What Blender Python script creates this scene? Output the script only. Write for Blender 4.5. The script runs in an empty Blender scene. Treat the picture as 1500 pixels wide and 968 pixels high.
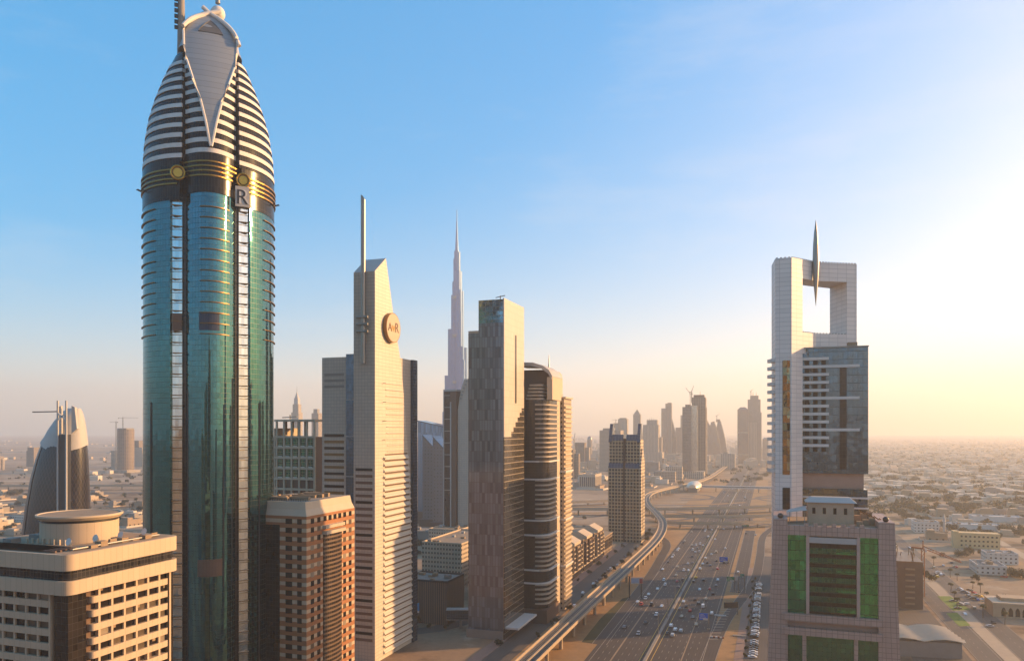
import bpy, bmesh, math, random
from math import sin, cos, tan, atan2, sqrt, pi, floor, radians as R
from mathutils import Vector, Matrix
random.seed(7)
sc = bpy.context.scene

# ---------------------------------------------------------------- camera, light, exposure
FPX, CX, HY, CH = 1100.0, 750.0, 628.0, 125.0          # lens in photo pixels, centre column, horizon row, eye height
TH = 19.06                                            # bearing of the highway, clockwise from straight ahead
SUN_EL, SUN_AZ = 15.0, 77.0
cam = bpy.data.cameras.new('camera'); cam_o = bpy.data.objects.new('camera', cam); sc.collection.objects.link(cam_o)
cam.sensor_width = 36.0; cam.sensor_fit = 'HORIZONTAL'; cam.lens = 36.0*FPX/1500.0
cam.shift_y = (HY-484.0)/1500.0
cam.clip_start = 1.0; cam.clip_end = 120000.0
cam_o.location = (0, 0, CH); cam_o.rotation_euler = (R(90), 0, 0)
sc.camera = cam_o

world = bpy.data.worlds.new('World'); sc.world = world; world.use_nodes = True
wn = world.node_tree; bg = wn.nodes['Background']
sky = wn.nodes.new('ShaderNodeTexSky'); sky.sky_type = 'NISHITA'; sky.sun_disc = False
sky.sun_elevation = R(SUN_EL); sky.sun_rotation = R(SUN_AZ)
sky.altitude = 0; sky.air_density = 0.7; sky.dust_density = 2.1; sky.ozone_density = 1.0
vs1 = wn.nodes.new('ShaderNodeVectorMath'); vs1.operation = 'SCALE'; vs1.inputs['Scale'].default_value = 0.05
gmm = wn.nodes.new('ShaderNodeGamma'); gmm.inputs[1].default_value = 0.45
hs = wn.nodes.new('ShaderNodeHueSaturation'); hs.inputs['Hue'].default_value = 0.492; hs.inputs['Saturation'].default_value = 3.2
vs2 = wn.nodes.new('ShaderNodeVectorMath'); vs2.operation = 'SCALE'; vs2.inputs['Scale'].default_value = 8.0
wn.links.new(sky.outputs[0], vs1.inputs[0]); wn.links.new(vs1.outputs[0], gmm.inputs[0]); wn.links.new(gmm.outputs[0], hs.inputs['Color']); wn.links.new(hs.outputs[0], vs2.inputs[0])
# thin high cloud, a few per cent brighter than the clear sky
tcw = wn.nodes.new('ShaderNodeTexCoord'); mpw = wn.nodes.new('ShaderNodeMapping'); mpw.inputs['Scale'].default_value = (1.2, 1.2, 5.0); mpw.inputs['Rotation'].default_value = (0, R(12), 0)
nzw = wn.nodes.new('ShaderNodeTexNoise'); nzw.inputs['Scale'].default_value = 2.2; nzw.inputs['Detail'].default_value = 6; nzw.inputs['Roughness'].default_value = 0.62
mrw = wn.nodes.new('ShaderNodeMapRange'); mrw.inputs[1].default_value = .52; mrw.inputs[2].default_value = .78; mrw.inputs[3].default_value = 0; mrw.inputs[4].default_value = .22
mxw = wn.nodes.new('ShaderNodeMix'); mxw.data_type = 'RGBA'; mxw.inputs[7].default_value = (3.3, 3.2, 3.2, 1)
wn.links.new(tcw.outputs['Generated'], mpw.inputs[0]); wn.links.new(mpw.outputs[0], nzw.inputs['Vector']); wn.links.new(nzw.outputs['Fac'], mrw.inputs[0]); wn.links.new(mrw.outputs[0], mxw.inputs[0])
wn.links.new(vs2.outputs[0], mxw.inputs[6]); wn.links.new(mxw.outputs[2], bg.inputs[0]); bg.inputs[1].default_value = 0.14

sun = bpy.data.lights.new('sun', 'SUN'); sun.energy = 5.0; sun.angle = R(0.6); sun.color = (1.0, 0.59, 0.255)
sun_o = bpy.data.objects.new('sun', sun); sc.collection.objects.link(sun_o)
sd = Vector((sin(R(SUN_AZ))*cos(R(SUN_EL)), cos(R(SUN_AZ))*cos(R(SUN_EL)), sin(R(SUN_EL))))
sun_o.rotation_euler = sd.to_track_quat('Z', 'Y').to_euler(); sun_o.location = (800, 300, 900)

sc.view_settings.view_transform = 'Standard'; sc.view_settings.look = 'None'
sc.view_settings.exposure = 1.1; sc.view_settings.gamma = 1.0; sc.view_settings.use_curve_mapping = False
sc.render.engine = 'CYCLES'
cy = sc.cycles
cy.use_denoising = True; cy.max_bounces = 6; cy.diffuse_bounces = 2; cy.glossy_bounces = 3; cy.volume_bounces = 1
cy.transmission_bounces = 2; cy.transparent_max_bounces = 6; cy.caustics_reflective = False; cy.caustics_refractive = False
cy.sample_clamp_indirect = 6.0

# ---------------------------------------------------------------- helpers
def XP(px, d): return (px-CX)/FPX*d
def ZP(py, d): return CH+(HY-py)/FPX*d
def GP(px, py, z=0.0):
    d = FPX*(CH-z)/(py-HY); return (XP(px, d), d)
NV = (cos(R(TH)), -sin(R(TH))); UV = (sin(R(TH)), cos(R(TH)))
MX, MY = 85.5, 445.0                                   # a point of the highway median
def H(a, b): return (MX+a*NV[0]+b*UV[0], MY+a*NV[1]+b*UV[1])
def AB(x, y): return ((x-MX)*NV[0]+(y-MY)*NV[1], (x-MX)*UV[0]+(y-MY)*UV[1])
def side(px, d, xl, th=TH):
    x = (px-CX)*d; q = xl-CX; return (x-q*d)/(FPX*cos(R(th))+q*sin(R(th)))
def deep(px, d, xr, th=TH):
    x = (px-CX)*d; q = xr-CX; return (q*d-x)/(FPX*sin(R(th))-q*cos(R(th)))

class MB:
    def __init__(s): s.v = []; s.k = {}; s.f = []; s.u = []; s.m = []
    def vi(s, p):
        k = (round(p[0], 3), round(p[1], 3), round(p[2], 3)); i = s.k.get(k)
        if i is None: i = len(s.v); s.v.append(tuple(p)); s.k[k] = i
        return i
    def face(s, pts, uv=None, mi=0):
        ids = [s.vi(p) for p in pts]
        if len(set(ids)) < 3: return s
        if len(set(ids)) < len(ids):
            keep = [i for i in range(len(ids)) if ids[i] != ids[i-1]]
            ids = [ids[i] for i in keep]; pts = [pts[i] for i in keep]; uv = [uv[i] for i in keep] if uv else None
            if len(ids) < 3: return s
        if uv is None:
            n = Vector((0, 0, 0)); a = Vector(pts[0])
            for i in range(1, len(pts)-1): n += (Vector(pts[i])-a).cross(Vector(pts[i+1])-a)
            n.normalize() if n.length > 1e-9 else None
            if abs(n.z) > 0.75: uv = [(p[0], p[1]) for p in pts]
            else:
                t = Vector((-n.y, n.x, 0)); t.normalize()
                if abs(t.x) > abs(t.y):
                    if t.x < 0: t = -t
                elif t.y < 0: t = -t
                uv = [(p[0]*t.x+p[1]*t.y, p[2]) for p in pts]
        s.f.append(ids); s.u.append(uv); s.m.append(mi); return s
    def box(s, x0, y0, z0, x1, y1, z1, mi=0): return s.prism([(x0, y0), (x1, y0), (x1, y1), (x0, y1)], z0, z1, mi)
    def prism(s, poly, z0, z1, mi=0):
        n = len(poly); a = [(p[0], p[1], z0) for p in poly]; b = [(p[0], p[1], z1) for p in poly]
        for i in range(n):
            j = (i+1) % n; s.face([a[i], a[j], b[j], b[i]], None, mi)
        s.face(a[::-1], None, mi); s.face(b, None, mi); return s
    def loft(s, rings, cap=True, mi=0, closed=True):
        n = len(rings[0]); per = [0]
        for i in range(n if closed else n-1):
            per.append(per[-1]+(Vector(rings[0][i])-Vector(rings[0][(i+1) % n])).length)
        for a, b in zip(rings, rings[1:]):
            for i in range(n if closed else n-1):
                j = (i+1) % n
                s.face([a[i], a[j], b[j], b[i]], [(per[i], a[i][2]), (per[i+1], a[j][2]), (per[i+1], b[j][2]), (per[i], b[i][2])], mi)
        if cap:
            s.face(list(rings[0])[::-1], None, mi); s.face(list(rings[-1]), None, mi)
        return s
    def tube(s, path, r, n=8, cap=True, mi=0):
        P = [Vector(p) for p in path]; rings = []
        for i, p in enumerate(P):
            t = (P[min(i+1, len(P)-1)]-P[max(i-1, 0)]).normalized()
            up = Vector((0, 0, 1)) if abs(t.z) < 0.9 else Vector((0, 1, 0))
            a = t.cross(up).normalized(); b = a.cross(t)
            rr = r[i] if isinstance(r, (list, tuple)) else r
            rings.append([tuple(p+(a*cos(2*pi*k/n)+b*sin(2*pi*k/n))*rr) for k in range(n)])
        return s.loft(rings, cap, mi)
    def bar(s, p, q, w, h=None, mi=0):
        p, q = Vector(p), Vector(q); t = (q-p).normalized(); h = h or w
        up = Vector((0, 0, 1)) if abs(t.z) < 0.9 else Vector((0, 1, 0))
        a = t.cross(up).normalized()*w/2; b = a.normalized().cross(t)*h/2
        return s.loft([[tuple(o+x) for x in (-a-b, a-b, a+b, -a+b)] for o in (p, q)], True, mi)
    def cyl(s, x, y, z0, z1, r, n=32, r1=None, mi=0):
        r1 = r if r1 is None else r1
        return s.loft([[(x+rr*cos(2*pi*k/n), y+rr*sin(2*pi*k/n), z) for k in range(n)] for z, rr in ((z0, r), (z1, r1))], True, mi)
    def mesh(s, name, mats, smooth=False):
        me = bpy.data.meshes.new(name); me.from_pydata(s.v, [], s.f)
        ul = me.uv_layers.new(name='UVMap'); fl = [c for uv in s.u for p in uv for c in p]
        ul.data.foreach_set('uv', fl)
        me.polygons.foreach_set('material_index', s.m)
        for m in (mats if isinstance(mats, (list, tuple)) else [mats]): me.materials.append(m)
        bm = bmesh.new(); bm.from_mesh(me); bmesh.ops.recalc_face_normals(bm, faces=bm.faces); bm.to_mesh(me); bm.free()
        if smooth:
            me.polygons.foreach_set('use_smooth', [True]*len(me.polygons)); me.set_sharp_from_angle(angle=R(38))
        me.update(); return me
    def build(s, name, mat, parent=None, smooth=False, label=None):
        o = bpy.data.objects.new(name, s.mesh(name, mat, smooth)); sc.collection.objects.link(o)
        if parent: o.parent = parent
        if label: o['label'] = label
        return o

def tag(o, label=None, cat=None, group=None, kind=None):
    for k, v in (('label', label), ('category', cat), ('group', group), ('kind', kind)):
        if v: o[k] = v
    return o
def thing(name, label, cat, loc=(0, 0, 0), rz=0.0, group=None):
    o = bpy.data.objects.new(name, None); sc.collection.objects.link(o); o.empty_display_size = 3
    o.location = loc; o.rotation_euler = (0, 0, rz); return tag(o, label, cat, group)
def plot(name, label, cat, px, d, th=TH, group=None): return thing(name, label, cat, (XP(px, d), d, 0), -R(th), group)
def box(name, mat, par, *a, label=None): return MB().box(*a).build(name, mat, par, label=label)
def copy_tree(o, parent=None):
    c = o.copy(); sc.collection.objects.link(c)
    if parent: c.parent = parent
    for ch in list(o.children): copy_tree(ch, c)
    return c
def rrect(x0, y0, x1, y1, r, n=6, corners=(1, 1, 1, 1)):
    out = []
    for k, (cx, cy, a0) in enumerate(((x0+r, y0+r, 180), (x1-r, y0+r, 270), (x1-r, y1-r, 0), (x0+r, y1-r, 90))):
        if corners[k]: out += [(cx+r*cos(R(a0+90*i/n)), cy+r*sin(R(a0+90*i/n))) for i in range(n+1)]
        else: out.append(((x0, x1, x1, x0)[k], (y0, y0, y1, y1)[k]))
    return out
def struct(name, mb, mat): return tag(mb.build(name, mat), kind='structure')

# ---------------------------------------------------------------- materials
def _new(name):
    m = bpy.data.materials.new(name); m.use_nodes = True; t = m.node_tree
    return m, t, t.nodes['Principled BSDF']
class NT:
    def __init__(s, t): s.t = t
    def n(s, typ, **k):
        o = s.t.nodes.new(typ)
        for a, v in k.items(): setattr(o, a, v)
        return o
    def l(s, a, b): s.t.links.new(a, b)
    def put(s, sock, v):
        if isinstance(v, bpy.types.NodeSocket): s.l(v, sock)
        elif v is not None: sock.default_value = v
    def ma(s, op, a, b=None, c=None):
        o = s.n('ShaderNodeMath', operation=op)
        for i, v in enumerate((a, b, c)): s.put(o.inputs[i], v)
        return o.outputs[0]
    def mix(s, f, a, b, mode='MIX'):
        o = s.n('ShaderNodeMix', data_type='RGBA', blend_type=mode)
        s.put(o.inputs[0], f)
        for i, v in ((6, a), (7, b)):
            if isinstance(v, tuple) and len(v) == 3: v = (*v, 1)
            s.put(o.inputs[i], v)
        return o.outputs[2]
    def noise(s, co, scale, detail=3, rough=0.55):
        o = s.n('ShaderNodeTexNoise'); s.l(co, o.inputs['Vector']); o.inputs['Scale'].default_value = scale
        o.inputs['Detail'].default_value = detail; o.inputs['Roughness'].default_value = rough; return o.outputs['Fac']
    def ramp(s, f, *stops):
        o = s.n('ShaderNodeValToRGB'); e = o.color_ramp.elements
        while len(e) < len(stops): e.new(0.5)
        for el, (p, c) in zip(e, stops): el.position = p; el.color = (*c, 1) if isinstance(c, tuple) else (c, c, c, 1)
        s.l(f, o.inputs[0]); return o.outputs[0]
    def rnd(s, f, lo, hi):
        o = s.n('ShaderNodeMapRange'); s.l(f, o.inputs[0]); o.inputs[3].default_value = lo; o.inputs[4].default_value = hi; return o.outputs[0]

def pbr(name, col, rough=0.7, metal=0.0, var=0.18, scale=0.25, spec=None, fine=True):
    m, t, b = _new(name); N = NT(t); co = N.n('ShaderNodeTexCoord').outputs['Object']
    f = N.noise(co, scale, 5)
    if fine: f = N.ma('MULTIPLY_ADD', N.noise(co, scale*9, 3), 0.4, N.ma('MULTIPLY', f, 0.6))
    v = N.rnd(f, 1-var*1.6, 1+var*1.6)
    hsv = N.n('ShaderNodeHueSaturation'); hsv.inputs['Color'].default_value = (*col, 1); N.l(v, hsv.inputs['Value'])
    N.l(hsv.outputs[0], b.inputs['Base Color']); b.inputs['Roughness'].default_value = rough; b.inputs['Metallic'].default_value = metal
    if spec is not None: b.inputs['Specular IOR Level'].default_value = spec
    return m

def fac(name, wall, glass, fh=3.6, bw=3.0, ww=0.7, wh=0.55, v0=0.22, gm=0.75, gr=0.09, wr=0.65, tilt=0.012, var=0.55, dirt=0.14, seam=0.0, wmet=0.0, uoff=0.0, wavy=None, spec=None, blind=0.0, blindcol=(0.5, 0.42, 0.32)):
    """Facade: a grid of glass panes in a wall, metres taken from the UV map; each pane a little different and a little out of true."""
    m, t, b = _new(name); N = NT(t)
    uv = N.n('ShaderNodeSeparateXYZ'); N.l(N.n('ShaderNodeUVMap').outputs[0], uv.inputs[0])
    cu = N.ma('DIVIDE', N.ma('ADD', uv.outputs[0], 500+uoff), bw); cv = N.ma('DIVIDE', uv.outputs[1], fh)
    fu, fv = N.ma('FRACT', cu), N.ma('FRACT', cv)
    mu = N.ma('LESS_THAN', N.ma('ABSOLUTE', N.ma('SUBTRACT', fu, 0.5)), ww/2)
    mv = N.ma('LESS_THAN', N.ma('ABSOLUTE', N.ma('SUBTRACT', fv, v0+wh/2)), wh/2)
    mask = N.ma('MULTIPLY', mu, mv)
    cb = N.n('ShaderNodeCombineXYZ'); N.l(N.ma('FLOOR', cu), cb.inputs[0]); N.l(N.ma('FLOOR', cv), cb.inputs[1])
    wnz = N.n('ShaderNodeTexWhiteNoise', noise_dimensions='3D'); N.l(cb.outputs[0], wnz.inputs['Vector'])
    gl = N.n('ShaderNodeHueSaturation'); gl.inputs['Color'].default_value = (*glass, 1)
    N.l(N.rnd(wnz.outputs['Value'], 1-var, 1+var*0.6), gl.inputs['Value']); gcol = gl.outputs[0]
    gmet = gm
    if blind > 0:
        bl = N.ma('LESS_THAN', N.n('ShaderNodeSeparateXYZ').outputs[0], -1)
        sp = N.n('ShaderNodeSeparateColor'); N.l(wnz.outputs['Color'], sp.inputs[0])
        bl = N.ma('LESS_THAN', sp.outputs[2], blind)
        gcol = N.mix(bl, gcol, blindcol); gmet = N.ma('MULTIPLY', N.ma('SUBTRACT', 1.0, bl), gm)
    co = N.n('ShaderNodeTexCoord').outputs['Object']
    mp = N.n('ShaderNodeMapping'); N.l(co, mp.inputs[0]); mp.inputs['Scale'].default_value = (1, 1, 0.25)
    dn = N.ma('MULTIPLY_ADD', N.noise(mp.outputs[0], 0.35, 4), 0.5, N.ma('MULTIPLY', N.noise(co, 0.06, 3), 0.5))
    wl = N.n('ShaderNodeHueSaturation'); wl.inputs['Color'].default_value = (*wall, 1); N.l(N.rnd(dn, 1-dirt*2, 1+dirt*1.6), wl.inputs['Value'])
    wc = wl.outputs[0]
    if seam:
        e = N.ma('MINIMUM', N.ma('MULTIPLY', fu, bw), N.ma('MULTIPLY', fv, fh))
        wc = N.mix(N.ma('MULTIPLY', N.ma('LESS_THAN', e, seam), 0.55), wc, (wall[0]*.3, wall[1]*.3, wall[2]*.3))
        wp = N.n('ShaderNodeMix', data_type='RGBA', blend_type='MULTIPLY'); wp.inputs[0].default_value = 1
        N.l(wc, wp.inputs[6]); g = N.rnd(wnz.outputs['Value'], 0.88, 1.06); N.l(g, wp.inputs[7]); wc = wp.outputs[2]
    N.l(N.mix(mask, wc, gcol), b.inputs['Base Color'])
    N.l(N.ma('MULTIPLY_ADD', N.ma('SUBTRACT', gmet, wmet), mask, wmet), b.inputs['Metallic'])
    N.l(N.ma('MULTIPLY_ADD', mask, gr-wr, wr), b.inputs['Roughness'])
    if spec is not None: b.inputs['Specular IOR Level'].default_value = spec
    if tilt:
        vm = N.n('ShaderNodeVectorMath', operation='SUBTRACT'); N.l(wnz.outputs['Color'], vm.inputs[0]); vm.inputs[1].default_value = (.5, .5, .5); wv = 1.0 if wavy is None else wavy
        wav = N.n('ShaderNodeTexNoise'); N.l(co, wav.inputs['Vector']); wav.inputs['Scale'].default_value = 0.45; wav.inputs['Detail'].default_value = 1
        v2 = N.n('ShaderNodeVectorMath', operation='SUBTRACT'); N.l(wav.outputs['Color'], v2.inputs[0]); v2.inputs[1].default_value = (.5, .5, .5); v3 = N.n('ShaderNodeVectorMath', operation='SCALE'); N.l(v2.outputs[0], v3.inputs[0]); v3.inputs['Scale'].default_value = wv
        ad = N.n('ShaderNodeVectorMath', operation='ADD'); N.l(vm.outputs[0], ad.inputs[0]); N.l(v3.outputs[0], ad.inputs[1])
        sca = N.n('ShaderNodeVectorMath', operation='SCALE'); N.l(ad.outputs[0], sca.inputs[0]); N.l(N.ma('MULTIPLY', mask, tilt*2), sca.inputs['Scale'])
        a2 = N.n('ShaderNodeVectorMath', operation='ADD'); N.l(N.n('ShaderNodeNewGeometry').outputs['Normal'], a2.inputs[0]); N.l(sca.outputs[0], a2.inputs[1])
        nm = N.n('ShaderNodeVectorMath', operation='NORMALIZE'); N.l(a2.outputs[0], nm.inputs[0]); N.l(nm.outputs[0], b.inputs['Normal'])
    return m

def glass(name, col, rough=0.06, metal=0.8, tilt=0.01):
    return fac(name, (col[0]*.5, col[1]*.5, col[2]*.5), col, 1.8, 1.5, 0.95, 0.94, 0.03, metal, rough, 0.4, tilt, 0.35)

M = {}
M['cream'] = pbr('cream_stone', (0.50, 0.385, 0.265), 0.75, var=.10)
M['white'] = pbr('white_cladding', (0.60, 0.55, 0.49), 0.6, var=.08)
M['greywhite'] = pbr('pale_grey_cladding', (0.42, 0.385, 0.345), 0.6, var=.10)
M['grey'] = pbr('grey_concrete', (0.25, 0.215, 0.18), 0.85)
M['dark'] = pbr('dark_metal', (0.035, 0.032, 0.03), 0.4, 0.3)
M['steel'] = pbr('dull_steel', (0.28, 0.26, 0.23), 0.4, 0.7)
M['gold'] = pbr('gold_metal', (0.55, 0.30, 0.055), 0.35, 1.0, var=.1)
M['bronze'] = pbr('bronze_metal', (0.20, 0.105, 0.035), 0.4, 0.7)
M['brown'] = pbr('brown_stone', (0.13, 0.070, 0.042), 0.7)
M['orange'] = pbr('rust_stone', (0.42, 0.19, 0.075), 0.7, var=.15)
M['pink'] = pbr('pink_stone', (0.45, 0.30, 0.24), 0.7)
M['darkglass'] = glass('dark_glass', (0.03, 0.023, 0.02), 0.08, 0.25)
M['blueglass'] = glass('blue_glass', (0.07, 0.12, 0.18), 0.08, 0.8)
M['window'] = pbr('window_glass', (0.018, 0.013, 0.011), 0.15, 0.0, var=.5, scale=.15, spec=.25)
M['curtain'] = pbr('curtained_window', (0.10, 0.07, 0.045), 0.3, 0.0, var=.5, scale=.3)
M['lightcurtain'] = pbr('pale_curtained_window', (0.24, 0.18, 0.125), 0.4, 0.0, var=.3, scale=.3)
WN = lambda: M[random.choice(('window', 'window', 'window', 'window', 'curtain', 'curtain', 'lightcurtain'))]
M['roofgrey'] = pbr('roof_gravel', (0.24, 0.20, 0.16), 0.95, var=.3)
M['rooftan'] = pbr('roof_tan', (0.30, 0.205, 0.125), 0.9, var=.25)
M['asphalt'] = None
# ---------------------------------------------------------------- ground, roads
def ground_mat():
    m, t, b = _new('desert_ground'); N = NT(t); co = N.n('ShaderNodeTexCoord').outputs['Object']
    big = N.noise(co, 0.0012, 6, .6); mid = N.noise(co, 0.012, 6, .65); fine = N.noise(co, 0.25, 4, .7)
    c = N.ramp(big, (.35, (.24, .155, .09)), (.5, (.34, .235, .15)), (.65, (.43, .325, .23)))
    c = N.mix(N.ramp(mid, (.52, 0.0), (.62, 1.0)), c, (.17, .11, .065))
    c = N.mix(N.ramp(mid, (.32, 1.0), (.42, 0.0)), c, (.48, .37, .26))
    g = N.n('ShaderNodeHueSaturation'); N.l(c, g.inputs['Color']); N.l(N.rnd(fine, .7, 1.25), g.inputs['Value'])
    N.l(g.outputs[0], b.inputs['Base Color']); b.inputs['Roughness'].default_value = 0.95
    b.inputs['Specular IOR Level'].default_value = 0.1; return m
def road_mat(name, col, worn, lane=3.6):
    """Asphalt; the UV map runs in metres across (u) and along (v): tyre tracks, patches, oil."""
    m, t, b = _new(name); N = NT(t); uv = N.n('ShaderNodeUVMap').outputs[0]
    s = N.n('ShaderNodeSeparateXYZ'); N.l(uv, s.inputs[0])
    mp = N.n('ShaderNodeMapping'); N.l(uv, mp.inputs[0]); mp.inputs['Scale'].default_value = (1, .03, 1)
    st = N.noise(mp.outputs[0], .7, 4, .6); pat = N.noise(uv, .03, 4, .6); fi = N.noise(uv, 1.2, 3, .6)
    tr = N.ma('ABSOLUTE', N.ma('SUBTRACT', N.ma('FRACT', N.ma('DIVIDE', N.ma('ADD', s.outputs[0], 300), lane/2)), .5))
    c = N.mix(N.ma('MULTIPLY_ADD', st, .6, N.ma('MULTIPLY', tr, .5)), (*col, 1), (*worn, 1))
    g = N.n('ShaderNodeHueSaturation'); N.l(c, g.inputs['Color'])
    N.l(N.ma('MULTIPLY', N.rnd(pat, .65, 1.35), N.rnd(fi, .8, 1.2)), g.inputs['Value']); N.l(g.outputs[0], b.inputs['Base Color'])
    b.inputs['Roughness'].default_value = .8; return m
M['ground'] = ground_mat()
M['asphalt'] = road_mat('highway_asphalt', (.046, .032, .022), (.092, .066, .045))
M['asphalt2'] = road_mat('street_asphalt', (.085, .066, .050), (.14, .108, .08))
M['paint'] = pbr('white_road_paint', (.34, .275, .205), .75, var=.4, scale=.4)
M['yellowpaint'] = pbr('yellow_road_paint', (.62, .38, .06), .7, var=.3)
M['concrete'] = pbr('sandy_concrete', (.40, .30, .20), .85, var=.18)
M['sand'] = pbr('orange_sand', (.33, .18, .072), .95, var=.4, scale=.03)
M['paver'] = pbr('pink_paving', (.27, .17, .125), .9, var=.2, scale=.1)
M['lawn'] = pbr('dry_lawn', (.062, .050, .012), .95, var=.5, scale=.05)
M['green'] = pbr('green_lawn', (.13, .19, .03), .95, var=.3, scale=.1)

g = MB(); E = 14000.0
for i in range(-2, 2):
    for j in range(-2, 2):
        g.face([(i*E/2, j*E/2, 0), ((i+1)*E/2, j*E/2, 0), ((i+1)*E/2, (j+1)*E/2, 0), (i*E/2, (j+1)*E/2, 0)])
struct('ground', g, M['ground'])

def strip(path, w, z, mb=None, off=0.0, dash=None, z1=None):
    """A ribbon w wide along a path of (x, y[, z]); off shifts it sideways; dash=(on, gap) cuts it into marks; z1 gives it thickness down to z1."""
    mb = mb or MB(); P = [Vector((p[0], p[1], p[2] if len(p) > 2 else 0)) for p in path]; L = [0]; nrm = []
    for i in range(len(P)):
        t = P[min(i+1, len(P)-1)]-P[max(i-1, 0)]; t.z = 0; t.normalize(); nrm.append(Vector((t.y, -t.x, 0)))
        if i: L.append(L[-1]+(P[i]-P[i-1]).length)
    def at(s):
        for i in range(1, len(P)):
            if s <= L[i] or i == len(P)-1:
                k = (s-L[i-1])/max(L[i]-L[i-1], 1e-6); return P[i-1].lerp(P[i], k), nrm[i-1].lerp(nrm[i], k)
    spans = []
    if dash:
        s = 0
        while s < L[-1]: spans.append([s, min(s+dash[0], L[-1])]); s += dash[0]+dash[1]
    else: spans = [L]
    for sp in spans:
        pts = [at(s) for s in sp]
        for (p, n), (q, m), s0, s1 in zip(pts, pts[1:], sp, sp[1:]):
            a, b_, c, d_ = p+n*(off-w/2), p+n*(off+w/2), q+m*(off+w/2), q+m*(off-w/2)
            up = lambda v: (v.x, v.y, v.z+z)
            mb.face([up(a), up(b_), up(c), up(d_)], [(off-w/2, s0), (off+w/2, s0), (off+w/2, s1), (off-w/2, s1)])
            if z1 is not None:
                dn = lambda v: (v.x, v.y, v.z+z1)
                mb.face([dn(a), up(a), up(d_), dn(d_)]); mb.face([up(b_), dn(b_), dn(c), up(c)]); mb.face([dn(d_), dn(c), dn(b_), dn(a)])
    if z1 is not None:
        for (p, n) in (at(spans[0][0]), at(spans[-1][-1])):
            a, b_ = p+n*(off-w/2), p+n*(off+w/2)
            mb.face([(a.x, a.y, a.z+z), (b_.x, b_.y, b_.z+z), (b_.x, b_.y, b_.z+z1), (a.x, a.y, a.z+z1)])
    return mb
def hl(*ab): return [H(a, b) for a, b in ab]
def smooth_path(pts, n=8):
    out = []; P = [Vector(p) for p in pts]
    for i in range(len(P)-1):
        p0, p1, p2, p3 = P[max(i-1, 0)], P[i], P[i+1], P[min(i+2, len(P)-1)]
        for k in range(n):
            t = k/n
            out.append(tuple(0.5*((2*p1)+(p2-p0)*t+(2*p0-5*p1+4*p2-p3)*t*t+(3*p1-p0-3*p2+p3)*t**3)))
    out.append(tuple(P[-1])); return out

B0, B1 = -420, 9000
LONG = [B0, -200, 0, 200, 400, 700, 1000, 1500, 2500, 4500, B1]
main = [H(0, b) for b in LONG]
# sandy verges, lawn, paving
struct('left_verge_ground', strip([H(-50, b) for b in LONG[:8]], 42, .05), M['sand'])
struct('right_verge_ground', strip([H(43, b) for b in LONG[:8]], 28, .06), M['sand'])
struct('highway_road', strip(main, 62, .10), M['asphalt'])
mk = MB()
for a in (-28.5, 29.3): strip(main, .3, .14, mk, a)
for k in range(1, 7):
    for sgn in (-1, 1): strip([H(0, b) for b in LONG[:8]], .22, .14, mk, sgn*(2.8+3.65*k), (4, 8))
struct('lane_marking_lines', mk, M['paint'])
mk = MB()
for a in (-3.0, 3.0): strip(main, .35, .14, mk, a)
struct('yellow_marking_lines', mk, M['yellowpaint'])
md = strip(main, 1.7, .9, None, 0, None, .05)
struct('median_kerb', md, M['grey'])
struct('left_shoulder_road', strip([H(-17.6, b) for b in LONG[:8]], .9, .145), M['rooftan'])
struct('right_shoulder_road', strip([H(18.4, b) for b in LONG[:8]], .7, .145), M['rooftan'])

sv = [H(-76, b) for b in (-420, -100, 120, 330, 480)]
struct('service_road', strip(sv, 15, .08), M['asphalt2'])
struct('left_pavement', strip([H(-87.2, b) for b in (-420, -100, 120, 300, 470)], 7, .16, None, 0, None, 0), M['paver'])
struct('back_street_road', strip([(XP(560, 455), 455), (XP(640, 470), 470), (XP(705, 500), 500)], 14, .07), M['asphalt2'])
struct('forecourt_path', strip([(XP(596, 490), 490), (XP(690, 520), 520)], 26, .05), M['paver'])
lawn = [(852, 940), (880, 905), (912, 876), (926, 873), (925, 884), (905, 908), (886, 945)]
m_ = MB(); m_.face([(*GP(x, y), .09) for x, y in lawn]); struct('verge_lawn', m_, M['lawn'])
# slip roads either side of the highway
ramp = smooth_path([(*H(-30, -20), 0), (*H(-31, 90), 0), (*H(-33, 200), 0), (*H(-37, 290), 0), (*H(-42, 370), 0), (*H(-58, 430), 0), (*H(-90, 470), 0)])
struct('left_slip_road', strip(ramp, 9, .12), M['asphalt'])
mk = strip(ramp, .3, .16, None, -4.2); strip(ramp, .3, .16, mk, 4.2)
struct('left_slip_marking', mk, M['paint'])
r2 = smooth_path([(*H(31, -160), 0), (*H(32, -30), 0), (*H(36, 60), 0), (*H(45, 140), 0), (*H(52, 220), 0), (*H(54, 330), 0), (*H(56, 480), 0), (*H(75, 600), 0)])
struct('right_slip_road', strip(r2, 8, .125), M['asphalt'])
mk = strip(r2, .3, .165, None, -3.8); strip(r2, .3, .165, mk, 3.8)
r3 = [H(40, b) for b in (150, 260, 400, 520)]
struct('collector_road', strip(r3, 12, .115), M['asphalt'])
strip(r3, .3, .155, mk, -5.7); strip(r3, .3, .155, mk, 5.7); strip(r3, .2, .155, mk, 0, (4, 8))
for k in range(13): strip([H(29.5+k*.12, 12+k*7.2), H(34.6+k*.32, 14+k*7.2)], 1.0, .17, mk)
struct('right_slip_marking', mk, M['paint'])
struct('parking_road', strip([H(63, b) for b in (-260, 0, 200, 330)], 26, .09), M['asphalt2'])
struct('walkway_path', strip([H(47.6, b) for b in (-60, 60, 130, 260)], 5, .12), M['paver'])
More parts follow.
